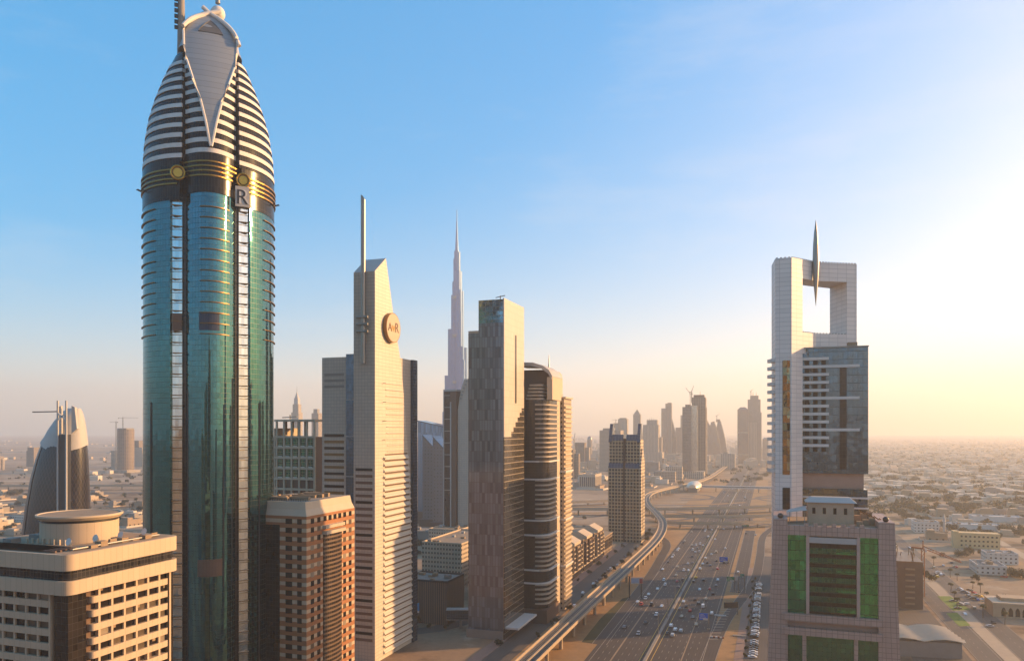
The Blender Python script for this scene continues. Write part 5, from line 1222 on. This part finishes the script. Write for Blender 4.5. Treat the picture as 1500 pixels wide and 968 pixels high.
LM = [(GP(1060, 835), 'the farther blue sign'), (GP(1030, 915), 'the nearer blue sign'), (GP(1070, 860), 'the pale-and-green sign'), (GP(936, 866), 'the grey and red board'), (GP(1071, 900), 'the black hoarding'), (GP(1092, 785), 'the interchange overpass'), (GP(905, 915), 'the dry lawn'), (GP(950, 940), 'the bottom of the view'), (GP(985, 800), 'the slip road curve')]
def near_lm(x, y):
    b = AB(x, y)[1]; q = sorted(LM, key=lambda l: abs(AB(*l[0])[1]-b)); l = q[0]; db = b-AB(*l[0])[1]
    return ('level with ' if abs(db) < 9 else 'just beyond ' if 0 < db < 30 else 'well beyond ' if db >= 30 else 'just short of ' if db > -30 else 'well short of ')+l[1]
ORD = ['first', 'second', 'third', 'fourth', 'fifth', 'sixth', 'seventh', 'eighth']
photo = '88,830 275,905 298,785 235,572 318,538 282,600r 370,605v 465,615 458,710 352,495 455,440 530,350 543,400 650,300 670,213b 650,420 700,350 653,362r 565,110 565,165 488,237 725,250 760,248 768,180 815,172 795,105 645,25 650,45 680,25 615,98 822,38 850,60 862,25 888,58 882,235 940,125 915,182 960,170 970,198 995,85 1047,65v 1140,25 1040,150k 1047,235r 1185,170 1137,170 838,320y 902,350 805,365 855,443 968,440r 1035,405 1055,350 993,487 960,545b 810,548k 847,590k 718,570 720,620k 652,643 757,662r 672,722 930,625v 827,735g 992,693 860,808b 567,820 597,860 655,872 510,895k 580,918 1272,270'.split()
pos = []
for s in photo:
    f = s[-1] if s[-1].isalpha() else ''; x, y = [float(v) for v in s.rstrip('rvbkyg').split(',')]; pos.append((900+x/7.015, 800+y/7.015+.6, f))
pos += [(810+x/4.545, 740+y/4.545, '') for x, y in ((880, 240), (845, 250), (920, 268), (945, 268), (970, 260), (1000, 270), (1020, 220), (1045, 210), (1015, 175), (1090, 230), (1148, 290), (1285, 190), (1350, 200), (912, 180), (1050, 165), (1130, 160))]
for k in range(46):
    b = 500+k*26+rc.random()*20; a = rc.choice((-1, 1))*(4.7+3.65*rc.randrange(6)); x, y = H(a, b); pos.append((CX+x/y*FPX, HY+FPX*CH/y, ''))
n = 0
for px, py, f in pos:
    x, y = GP(px, py); a, b = AB(x, y); main_ = abs(a) < 31
    if main_:
        ln = max(0, min(6, int((abs(a)-2.8)/3.65))); a = (1 if a > 0 else -1)*(2.8+3.65*(ln+.5)); x, y = H(a, b)
    cols = {'r': ['red'], 'b': ['beige'], 'k': ['black'], 'y': ['yellow'], 'g': ['grey']}.get(f, rc.sample(['white', 'white', 'silver', 'white', 'silver', 'grey', 'black', 'beige'], 8)); kinds = ['van'] if f == 'v' else rc.sample(['saloon', 'four-wheel drive', 'saloon'], 3)
    way = ('oncoming' if a < 0 else 'outbound'); lm = near_lm(x, y)
    if main_: fn = lambda q: f'{q[0]} {q[1]} in {ORD[ln]} {way} lane, {lm}'
    else: fn = lambda q: f'{q[0]} {q[1]} on the slip lanes, {lm}'
    q, l = uniq(fn, [(c, k) for k in kinds for c in cols]+[(c, k) for k in ('saloon', 'four-wheel drive', 'van') for c in CAR])
    car(x, y, -R(TH)+(pi if a < 0 else 0)+rc.uniform(-.02, .02), .15, q[1], q[0], l, 'cars driving on the highway', y < 560)
def parked(lst, grp, where, z=.12):
    for k, (x, y, rz, kind, col) in enumerate(lst):
        nth = where(k, x, y); q, l = uniq(lambda q: f'{q[0]} {q[1]} {nth}', [(col, kind)]+[(c, kk) for kk in ('saloon', 'four-wheel drive', 'van') for c in CAR])
        car(x, y, rz, z, q[1], q[0], l, grp, False)
pc = lambda: (rc.choice(['saloon', 'saloon', 'four-wheel drive']), rc.choice(['white', 'white', 'silver', 'silver', 'grey', 'black', 'beige']))
for a, nm in ((55, 'walkway row'), (69, 'outer row')):
    lst = []
    for k in range(46):
        if rc.random() < .12: continue
        lst.append((*H(a+rc.uniform(-.3, .3), -18+k*(4.6 if a == 55 else 5.2)), -R(TH)+pi/2+(pi if rc.random() < .5 else 0), *pc()))
    parked(lst, 'cars parked in the ' + nm, lambda k, x, y: f'parked in {nm}, ' + near_lm(x, y))
lst = []
for cx_, cy_ in ((200, 585), (290, 515), (330, 480), (350, 455), (365, 440), (400, 412), (430, 400), (480, 345), (545, 290), (40, 770), (10, 795), (145, 675), (210, 650), (270, 525), (310, 497), (385, 425), (500, 330), (560, 278)):
    x, y = GP(810+cx_/4.545, 740+cy_/4.545); lst.append((x, y, -R(TH)+(0 if rc.random() < .6 else .5), *pc()))
parked(lst, 'cars on the service road before the gabled blocks', lambda k, x, y: 'by the gabled blocks, ' + near_lm(x, y))
lst = []
for cx_, cy_ in ((415, 800), (435, 830), (465, 855), (447, 815), (468, 815), (503, 830), (445, 750), (460, 760), (475, 765), (485, 755), (500, 765), (515, 775), (530, 780), (518, 795), (545, 795), (558, 810), (480, 780), (500, 790), (345, 690), (355, 680), (365, 690), (375, 690), (335, 660), (375, 652), (410, 640), (430, 658), (232, 577), (570, 905), (628, 700), (585, 890), (350, 698), (425, 655)):
    x, y = GP(1250+cx_/2.847, 600+cy_/2.847); lst.append((x, y, -R(TH)+rc.choice((0, 0, pi/2, .7)), *pc()))
parked(lst, 'cars on the frontage road lots', lambda k, x, y: 'on the frontage road lot, ' + ('nearest the grass plots' if y < 520 else 'in the packed rows' if y < 640 else 'by the planted corner' if y < 730 else 'far up the road') + (', outer side' if AB(x, y)[0] > 195 else ', inner side'))
# ---------------------------------------------------------------- trees
def leaf_mat(name, c1, c2):
    m, t, b = _new(name); N = NT(t); co = N.n('ShaderNodeTexCoord').outputs['Object']; f = N.noise(co, .35, 3)
    N.l(N.mix(f, (*c1, 1), (*c2, 1)), b.inputs['Base Color']); b.inputs['Roughness'].default_value = .8; b.inputs['Specular IOR Level'].default_value = .2
    return m
LEAF = [leaf_mat('dusty_foliage', (.035, .038, .012), (.095, .085, .035)), leaf_mat('olive_foliage', (.045, .042, .018), (.12, .10, .05)), leaf_mat('dark_foliage', (.02, .026, .010), (.06, .06, .022))]
BARK = pbr('bark', (.13, .09, .06), .9)
def crown_mesh(seed, w, h, n, leaf, clumps):
    r = random.Random(seed); mb = MB(); C = []
    for k in range(clumps):
        a, q = r.random()*2*pi, sqrt(r.random()); C.append((w*.33*q*cos(a), w*.33*q*sin(a), h*(.35+.55*r.random()*(1-.5*q)), w*r.uniform(.13, .26)))
    for k in range(n):
        cx, cy, cz, cr = r.choice(C); v = Vector((r.gauss(0, 1), r.gauss(0, 1), r.gauss(0, .8))).normalized()*cr*r.uniform(.55, 1.08)
        p = Vector((cx, cy, cz))+v; a = Vector((r.gauss(0, 1), r.gauss(0, 1), r.gauss(0, 1))).normalized(); b_ = a.cross(v).normalized(); a = (v.normalized()*.35+a*.65).normalized(); s = leaf*r.uniform(.6, 1.3)
        mb.face([tuple(p-a*s), tuple(p-b_*s*.6), tuple(p+a*s), tuple(p+b_*s*.6)])
    return mb.mesh('crown', LEAF[seed % 3])
def trunk_mesh(h, r0, limbs, seed):
    r = random.Random(seed); mb = MB(); mb.tube([(0, 0, -.3), (r0*.4, 0, h*.3), (0, r0*.5, h*.55)], [r0, r0*.75, r0*.45], 7)
    for k in range(limbs):
        a = k*2*pi/limbs+r.random(); mb.tube([(0, r0*.3, h*.42), (h*.16*cos(a), h*.16*sin(a), h*.6), (h*.27*cos(a), h*.27*sin(a), h*.78)], [r0*.45, r0*.3, r0*.12], 5)
    return mb.mesh('trunk', BARK)
TR = []
for i, (w, h, n, lf, cl) in enumerate(((11, 7.5, 900, .55, 9), (14, 8, 1100, .6, 12), (8, 8.5, 700, .5, 7), (18, 8.5, 1500, .65, 16), (10, 5.5, 700, .5, 8), (7, 6, 500, .45, 5))): TR.append((crown_mesh(i+10, w, h, n, lf, cl), trunk_mesh(h, .32, 5, i), w, h))
def palm_meshes():
    mb = MB(); r = random.Random(5)
    for k in range(26):
        a = k*2.4; e = r.uniform(-.35, .9); L = r.uniform(2.2, 3.1); prev = None
        for s in range(7):
            q = s/6; x, z = L*q*cos(e*(1-q)-.75*q), L*q*sin(e*(1-q)-.75*q*q); w = .42*sin(pi*min(1, q*.9+.08)); p = (x*cos(a), x*sin(a), 8+z); sd_ = (-sin(a)*w, cos(a)*w)
            cur = ((p[0]-sd_[0], p[1]-sd_[1], p[2]-w*.4), p, (p[0]+sd_[0], p[1]+sd_[1], p[2]-w*.4))
            if prev and s: mb.face([prev[0], prev[1], cur[1], cur[0]]); mb.face([prev[1], prev[2], cur[2], cur[1]])
            prev = cur
    return mb.mesh('crown', LEAF[0]), MB().tube([(0, 0, -.2), (.15, 0, 4), (0, 0, 8.1)], [.3, .22, .2], 8).mesh('trunk', BARK)
PALM = palm_meshes()
rt_ = random.Random(21)
LAND = []   # filled with (x, y, name) landmarks for labels
def where(x, y, marks):
    q = min(marks, key=lambda l: (CX+l[0]/l[1]*FPX-CX-x/y*FPX)**2+(3*(FPX*CH/l[1]-FPX*CH/y))**2)
    dx = (x/y-q[0]/q[1])*FPX; dy = FPX*CH/y-FPX*CH/q[1]
    near = 'close by' if abs(dx) < 22 and abs(dy) < 6 else ''
    if near: return f'close beside {q[2]}'
    if abs(dy)*3 > abs(dx): return ('in front of ' if dy > 0 else 'beyond ') + q[2]
    return ('to the right of ' if dx > 0 else 'to the left of ') + q[2]
MARKS = [(*GP(1422, 806), 'the yellow block'), (*GP(1383, 782), 'the minaret'), (*GP(1478, 886), 'the arcaded hall'), (*GP(1470, 838), 'the white villa cluster'), (*GP(1340, 905), 'the unfinished brown block'), (*GP(1300, 700), 'the portal-topped tower'), (*GP(1445, 775), 'the long white shed'), (*GP(1340, 690), 'the sandy open ground'), (*GP(1470, 700), 'the farthest villas'), (*GP(1400, 725), 'the mid-distance villas'),
         (*GP(110, 800), 'the bullet-shaped tower'), (*GP(184, 693), 'the round unfinished tower'), (*GP(20, 770), 'the left edge villas'), (*GP(170, 735), 'the sandy elevated road'), (*H(-76, 20), 'the service road below the beige tower'), (*H(-76, 180), 'the service road below the gabled blocks'), (*H(52, 60), 'the parked rows by the green glass block'), (*H(52, 200), 'the far end of the parked rows'), (*GP(640, 915), 'the slatted office'), (*GP(870, 790), 'the white terraced office'), (*GP(860, 720), 'the arcaded office block'), (*GP(650, 800), 'the dotted towers'), (*GP(1000, 745), 'the interchange loops')]
TREES = []
def tree(x, y, k, s, kind='tree', grp='dusty trees of the low suburb'):
    size = 'broad' if k in (1, 3) else 'tall' if k == 2 else 'low' if k in (4, 5) else 'round'; s_ = 'big ' if s > 1.15 else 'small ' if s < .75 else ''
    lab = f'{s_}{size} {["dusty", "olive", "dark"][(k+10) % 3]} {"street tree" if "street" in grp else "sapling" if "rows" in grp else "courtyard tree" if "office" in grp else "tree"} ' + where(x, y, MARKS)
    if kind == 'palm_tree': lab = f'{s_}palm tree ' + where(x, y, MARKS); c, tk = PALM
    else: c, tk = TR[k][:2]
    t = thing(kind, lab, 'tree', (x, y, 0), rt_.random()*6.28, grp); t.scale = (s, s, s*rt_.uniform(.85, 1.15))
    for nm, me in (('trunk', tk), ('crown', c)):
        o = bpy.data.objects.new(nm, me); sc.collection.objects.link(o); o.parent = t
    TREES.append(t)
fixed = [(1390, 732, 3, 1.3), (1398, 727, 0, 1.2), (1412, 735, 1, .9), (1340, 748, 3, 1.3), (1352, 747, 1, 1.1), (1365, 749, 3, 1.2), (1375, 750, 1, .8), (1320, 723, 3, 1.3), (1344, 716, 4, 1), (1358, 714, 4, .9), (1385, 722, 4, 1), (1305, 703, 3, 1.5), (1298, 700, 1, 1.2), (1430, 742, 1, 1), (1445, 752, 3, 1), (1460, 748, 1, 1.1), (1480, 742, 3, 1), (1492, 727, 3, 1.2), (1470, 725, 1, 1), (1455, 722, 3, 1.2), (1425, 702, 3, 1.3), (1440, 690, 3, 1.5), (1490, 703, 1, 1.2),
         (1395, 776, 3, .9), (1410, 780, 1, .9), (1425, 784, 3, .9), (1445, 785, 1, 1), (1455, 790, 3, .9), (1475, 780, 3, 1.1), (1490, 783, 1, 1), (1408, 815, 3, .85), (1420, 812, 1, .9), (1436, 812, 2, .8), (1444, 815, 0, .7), (1430, 832, 0, .7), (1455, 838, 1, .6), (1490, 845, 3, .9), (1480, 842, 1, .8), (1498, 848, 0, .9), (1305, 803, 3, .6), (1308, 805, 1, .6), (1345, 838, 3, .7), (1356, 845, 1, .7), (1340, 833, 0, .7), (1365, 850, 4, .8), (1380, 815, 4, .7), (1428, 848, 4, .7), (1433, 852, 5, .8), (1470, 880, 3, .6), (1485, 892, 1, .7), (1460, 890, 5, .9), (1495, 893, 4, .9),
         (158, 752, 3, 1), (178, 741, 1, 1), (198, 743, 3, 1.1), (205, 748, 1, .9), (140, 728, 3, 1), (138, 740, 5, 1.2), (150, 730, 4, 1), (20, 725, 3, 1.4), (30, 723, 1, 1.2), (8, 748, 3, 1), (4, 763, 3, .9), (12, 777, 1, 1), (20, 772, 0, .8), (2, 785, 2, .9), (30, 762, 4, 1), (170, 758, 3, .8), (190, 760, 1, .9), (203, 765, 0, .8), (186, 768, 4, .9), (36, 727, 4, 1.2), (146, 748, 0, .8), (208, 738, 4, 1),
         (838, 776, 3, .7), (842, 780, 0, .7), (856, 760, 4, .8), (862, 748, 5, .9), (616, 798, 3, .9), (624, 803, 1, 1), (612, 812, 0, .8), (630, 796, 2, .8), (606, 790, 4, .9), (948, 784, 3, .6), (944, 786, 1, .5), (952, 778, 4, .6), (1003, 748, 5, .8), (1076, 690, 3, 1.4), (1085, 686, 1, 1.3), (1120, 698, 3, 1.4), (1128, 694, 1, 1.4), (1112, 703, 3, 1.2)]
for px, py, k, s in fixed: tree(*GP(px, py), k, s)
for k in range(26):
    b_ = -40+k*19; tree(*H(-67.2 if k % 2 else -84.6, b_), (4, 5, 0)[k % 3], rt_.uniform(.45, .7), 'tree', 'street trees along the service road')
for k in range(12): tree(XP(606+k*6, 470+(k % 4)*14), 470+(k % 4)*14, (4, 5, 2)[k % 3], rt_.uniform(.5, .8), 'tree', 'trees between the slatted office and the towers')
for k in range(16): tree(*H(50.5+(k % 2)*1.2, -20+k*15), 5, rt_.uniform(.4, .6), 'tree', 'small trees beside the parked rows')
def clear(a, b):
    return not (168 < a < 208 or (135 < a < 168 and b < 220) or a < 120)
cnt = 0
while cnt < 120:
    py = 640+rt_.random()**1.4*170; px = rt_.uniform(1262, 1530); x, y = GP(px, py); a, b = AB(x, y)
    if a < 214 or (b < 470 and rt_.random() < .6): continue
    k = rt_.randrange(6); tree(x, y, k, rt_.uniform(.65, 1.35)*(1 if y < 1500 else 1.25)); cnt += 1
cnt = 0
while cnt < 45:
    py = 690+rt_.random()*90; px = rt_.uniform(-10, 212); tree(*GP(px, py), rt_.randrange(6), rt_.uniform(.6, 1.2)); cnt += 1
for px, py in ((1393, 868), (1398, 880), (1402, 892), (1440, 905), (1462, 902), (1472, 915), (1436, 868), (1445, 878), (1392, 845), (1402, 850), (1425, 862), (1368, 828), (1311, 806), (1330, 822)): tree(*GP(px, py), 0, rt_.uniform(.8, 1.1), 'palm_tree', 'palms along the frontage road')

# ---------------------------------------------------------------- villas and other low buildings
VW = [pbr('villa_'+n, c, .85, var=.1) for n, c in (('white', (.56, .47, .37)), ('cream', (.46, .35, .24)), ('sand', (.36, .25, .155)), ('grey', (.30, .25, .205)))]
VN = ['white', 'cream', 'sandy', 'grey']
def villa_meshes(k, wi):
    r = random.Random(k); w, d_, h = r.uniform(14, 22), r.uniform(11, 17), r.choice((4.2, 7.4, 7.8)); mb = MB(); mb.box(-w/2, -d_/2, 0, w/2, d_/2, h)
    w2 = w*r.uniform(.35, .6); wl = mb.mesh('wall', VW[wi])
    up = MB().box(-w/2+1, -d_/2+1.2, h+.02, -w/2+1+w2, d_/2-1.4, h+3.1).mesh('upper_room', VW[wi])
    rf = MB()
    for a in ((-w/2-.1, -d_/2-.1, w/2+.1, -d_/2+.25), (-w/2-.1, d_/2-.25, w/2+.1, d_/2+.1), (-w/2-.1, -d_/2+.25, -w/2+.25, d_/2-.25), (w/2-.25, -d_/2+.25, w/2+.1, d_/2-.25)): rf.box(a[0], a[1], h-.3, a[2], a[3], h+.75)
    rf = rf.mesh('parapet', VW[wi]); win = []
    for x in (-w*.32, 0, w*.3): win.append(MB().box(x-.9, -d_/2-.06, 1.2, x+.9, -d_/2+.2, 2.8).mesh('window', M['window']))
    yard = MB()
    for a in ((-w*.8, -d_*.9, w*.8, -d_*.9+.3), (-w*.8, d_*.9-.3, w*.8, d_*.9), (-w*.8, -d_*.9+.3, -w*.8+.3, d_*.9-.3), (w*.8-.3, -d_*.9+.3, w*.8, d_*.9-.3)): yard.box(a[0], a[1], 0, a[2], a[3], 2.1)
    return [('wall', wl), ('upper_room', up), ('parapet', rf), ('garden_wall', yard.mesh('garden_wall', VW[(wi+1) % 3]))]+[('window', m) for m in win], h
VILLA = [(villa_meshes(k, k % 4), k % 4) for k in range(12)]
def villa(x, y, k, s=1.0, far_=False):
    (ms, h), wi = VILLA[k]; lab = f'{VN[wi]} {"two-storey" if h > 5 else "single-storey"} flat-roofed villa ' + where(x, y, MARKS)
    t = thing('villa', lab, 'house', (x, y, 0), -R(TH)+rt_.choice((0, pi/2))+rt_.uniform(-.12, .12), 'flat-roofed villas of the low suburb'); t.scale = (s, s, s)
    for nm, me in ms:
        if far_ and nm in ('window',): continue
        o = bpy.data.objects.new(nm, me); sc.collection.objects.link(o); o.parent = t
placed = []
def spot_ok(x, y, r=24):
    if any((x-p[0])**2+(y-p[1])**2 < r*r for p in placed): return False
    placed.append((x, y)); return True
cnt = 0; tries = 0
while cnt < 115 and tries < 6000:
    tries += 1; py = 646+rt_.random()**1.2*150; px = rt_.uniform(1266, 1520); x, y = GP(px, py); a, b = AB(x, y)
    if a < 226 or (1375 < px < 1470 and 770 < py < 815) or not spot_ok(x, y): continue
    villa(x, y, rt_.randrange(12), rt_.uniform(.8, 1.25), y > 1500); cnt += 1
cnt = 0; tries = 0
while cnt < 34 and tries < 3000:
    tries += 1; py = 724+rt_.random()**.8*60; px = rt_.uniform(-15, 215); x, y = GP(px, py)
    if not spot_ok(x, y, 30): continue
    villa(x, y, rt_.randrange(12), rt_.uniform(.8, 1.3), y > 1500); cnt += 1
cnt = 0; tries = 0
while cnt < 36 and tries < 3000:
    tries += 1; py = 664+rt_.random()*56; px = rt_.uniform(826, 1000); x, y = GP(px, py)
    if AB(x, y)[0] > -150 or not spot_ok(x, y, 40): continue
    villa(x, y, rt_.randrange(12), rt_.uniform(1.1, 2.0), True); cnt += 1
# the suburb past counting, and the scrub of the plains
def mass(name, label, mat, cells, fn):
    mb = MB()
    for c in cells: fn(mb, *c)
    return tag(mb.build(name, mat), label, None, None, 'stuff')
rs = random.Random(9)
def sprawl(n, x0, x1, ymin, ymax, hmin, hmax):
    out = []
    for k in range(n):
        y = ymin*(ymax/ymin)**rs.random(); px = rs.uniform(x0, x1); out.append((XP(px, y), y, rs.uniform(10, 30), rs.uniform(10, 26), rs.uniform(hmin, hmax)))
    return out
bx = lambda mb, x, y, w, d_, h: mb.box(x, y, 0, x+w, y+d_, h)
mass('distant_suburb', 'hazy low roofs of the suburb running out to the horizon', VW[1], sprawl(560, 1250, 1560, 1700, 9000, 4, 10)+sprawl(110, -40, 640, 2000, 9000, 4, 14)+sprawl(420, 800, 1130, 2300, 9000, 5, 30), bx)
mass('pale_suburb', 'scattered paler roofs of the far suburb', VW[0], sprawl(520, 1250, 1560, 1300, 7000, 4, 9)+sprawl(40, -40, 640, 1800, 8000, 4, 12), bx)
def blob(mb, x, y, w, d_, h):
    r = rs
    for k in range(14):
        a = r.random()*6.28; q = w*.5*sqrt(r.random()); p = Vector((x+q*cos(a), y+q*sin(a), h*r.uniform(.25, 1))); u_ = Vector((r.gauss(0, 1), r.gauss(0, 1), r.gauss(0, 1))).normalized()*w*.22; v = Vector((r.gauss(0, 1), r.gauss(0, 1), r.gauss(0, 1))).normalized()*w*.22
        mb.face([tuple(p-u_), tuple(p-v), tuple(p+u_), tuple(p+v)])
def scrub(n, x0, x1, ymin, ymax, s0, s1): return [(c[0], c[1], rs.uniform(s0, s1), 0, rs.uniform(3.5, 7)) for c in sprawl(n, x0, x1, ymin, ymax, 1, 2)]
mass('scrub_vegetation', 'dusty scrub and small trees dotting the far suburb', LEAF[0], scrub(800, 1250, 1560, 1100, 6000, 6, 20)+scrub(240, -40, 640, 1300, 4500, 6, 16)+scrub(260, 800, 1130, 1700, 6000, 8, 20), blob)

t = plot('yellow_block', 'long yellow three-storey block among the villas', 'apartment block', 1404, 790); L = 38
yl = pbr('yellow_render', (.56, .40, .20), .85, var=.08)
box('wall', yl, t, 0, 0, 0, L, 14, 15); box('parapet', yl, t, -.2, -.2, 15, L+.2, 14.2, 16); box('stair_tower', yl, t, -5, -1, 0, -.02, 10, 17.5); box('entrance_porch', M['cream'], t, 6, -2, 0, 9, -.01, 3.4)
for k in range(3):
    for j in range(9): box('window', M['window'], t, 2+j*4, -.08, 2.2+k*4.6, 3.8+j*4, .1, 4.0+k*4.6)
x, y = GP(1383, 783); t = thing('minaret', 'slim white minaret rising among the suburb trees', 'minaret', (x, y, 0))
MB().cyl(0, 0, 0, 20, 1.3, 12).build('shaft', M['greywhite'], t, True); MB().cyl(0, 0, 16, 16.9, 2.0, 12).build('balcony', M['white'], t, True); MB().cyl(0, 0, 20, 25, 1.2, 12, .1).build('cap', M['greywhite'], t, True)
t = plot('arcaded_hall', 'sandy hall with pointed arches at the lower right corner', 'mosque', 1455, 500)
hall = pbr('hall_stone', (.42, .30, .19), .85); box('wall', hall, t, 0, 0, 0, 46, 22, 9); box('roof', M['cream'], t, -.5, -.5, 9, 46.5, 22.5, 9.8); box('roof_step', hall, t, 6, 6, 9.8, 40, 18, 12)
for k in range(10):
    x = 6+k*4; MB().prism([(x, 0), (x, 0)], 0, 1) if False else None
    mb = MB(); prof = [(-1.3, 1), (1.3, 1), (1.3, 4.6), (.8, 5.9), (0, 6.8), (-.8, 5.9), (-1.3, 4.6)]; mb.loft([[(x+a, y_, z) for a, z in prof] for y_ in (-.1, .3)]); mb.build('arch_opening', M['window'], t)
wh = fac('white_complex_wall', (.62, .56, .48), (.08, .06, .05), 3.6, 4, .4, .4, .3, .2, .2, .8, 0, .4)
office('white_villa_complex', 'stepped white villa complex with terraces beside the frontage road', 'house', 1475, 640, 1432, 30, 7, wh, M['roofgrey'], M['white'])
office('white_upper_complex', 'white block with rounded dish on top, behind the stepped complex', 'house', 1492, 690, 1445, 20, 9, wh, M['roofgrey'], M['white'])
office('white_villa_pair', 'bright white villas with walled yard below the minaret', 'house', 1376, 900, 1340, 26, 12, wh, M['rooftan'], M['white'])
office('white_shed', 'long low white shed behind the yellow block', 'shed', 1470, 915, 1388, 24, 6, M['white'], M['greywhite'], M['white'])
office('sunken_white_shed', 'long white-roofed shed beyond the sandy yard at right', 'shed', 1500, 1000, 1425, 24, 6, M['white'], M['greywhite'], M['white'])
office('plain_roadside_office', 'low pale building on the plain at the left edge', 'office', 60, 1000, 0, 40, 9, wh, M['rooftan'], M['cream'])

# lamp posts along the median
lp_col = MB().tube([(0, 0, 0), (0, 0, 13)], [.22, .12], 8).mesh('post', M['steel']); lp_arm = MB().bar((-3, 0, 13), (3, 0, 13), .2).mesh('arm', M['steel']); lp_hd = MB().box(-.6, -.2, -.12, .6, .2, .1).mesh('lamp_head', M['greywhite'])
for k in range(16):
    t = thing('street_lamp', 'double-armed lamp post on the highway median, ' + near_lm(*H(0, 8+k*42)) + (', in the distance' if k > 9 else ''), 'street lamp', (*H(0, 8+k*42), .9), -R(TH), 'lamp posts on the highway median')
    for nm, me, lx in (('post', lp_col, 0), ('arm', lp_arm, 0), ('lamp_head', lp_hd, -3), ('lamp_head', lp_hd, 3)):
        o = bpy.data.objects.new(nm, me); sc.collection.objects.link(o); o.parent = t; o.location = (lx, 0, 13 if lx else 0)

# ---------------------------------------------------------------- unseen towers: two of the right-hand row shade the road; others added for reflections
for a, b, w, D, h, mt, lb in ((84, 84, 34, 48, 142, 'c', 'pale tower of the same row, directly behind the portal-topped tower'), (80, 188, 34, 56, 150, 'b', 'glass tower second behind the portal-topped tower'), (50, -545, 44, 48, 185, 'd', 'unseen brown glass tower added right behind the viewpoint'), (50, -630, 46, 60, 205, 'b', 'unseen tall glass tower added second behind the viewpoint'), (45, -720, 50, 60, 175, 'd', 'unseen brown tower added third behind the viewpoint'),
        (-130, -520, 50, 50, 120, 'd', 'unseen brown tower added on the hotel side behind the viewpoint'), (-140, -610, 60, 60, 150, 'd', 'unseen broad tower in brown added on the hotel side behind the viewpoint'), (-60, -690, 50, 60, 160, 'b', 'unseen glass tower added on the highway side behind the viewpoint'), (-230, -560, 60, 60, 120, 'd', 'unseen brown tower added far behind the hotel'),
        (190, -330, 40, 50, 120, 'a', 'unseen stone tower added beside the viewpoint'), (100, -390, 36, 80, 74, 'd', 'unseen low brown block added beneath the viewpoint'), (-122, -415, 30, 40, 66, 'd', 'unseen low brown block added in front of the hotel, below the view')):
    t = thing('unseen_tower', lb, 'tower', (*H(a, b), 0), -R(TH)); box('shaft', FM[mt], t, 0, 0, 0, w, D, h); box('crown', M['grey'], t, 4, 4, h, w-4, D-4, h+5)

# ---------------------------------------------------------------- the air
hz = MB().box(-15000, -14000, -1.5, 15000, 14500, 862).build('haze', None)
hz.data.materials.clear(); m = bpy.data.materials.new('haze_air'); m.use_nodes = True; nt = m.node_tree; nt.nodes.remove(nt.nodes['Principled BSDF'])
pv = nt.nodes.new('ShaderNodeVolumePrincipled'); pv.inputs['Color'].default_value = (.92, .90, .87, 1); pv.inputs['Density'].default_value = 1.45e-4; pv.inputs['Anisotropy'].default_value = .3
nt.links.new(pv.outputs[0], nt.nodes['Material Output'].inputs['Volume']); hz.data.materials.append(m); tag(hz, kind='stuff')
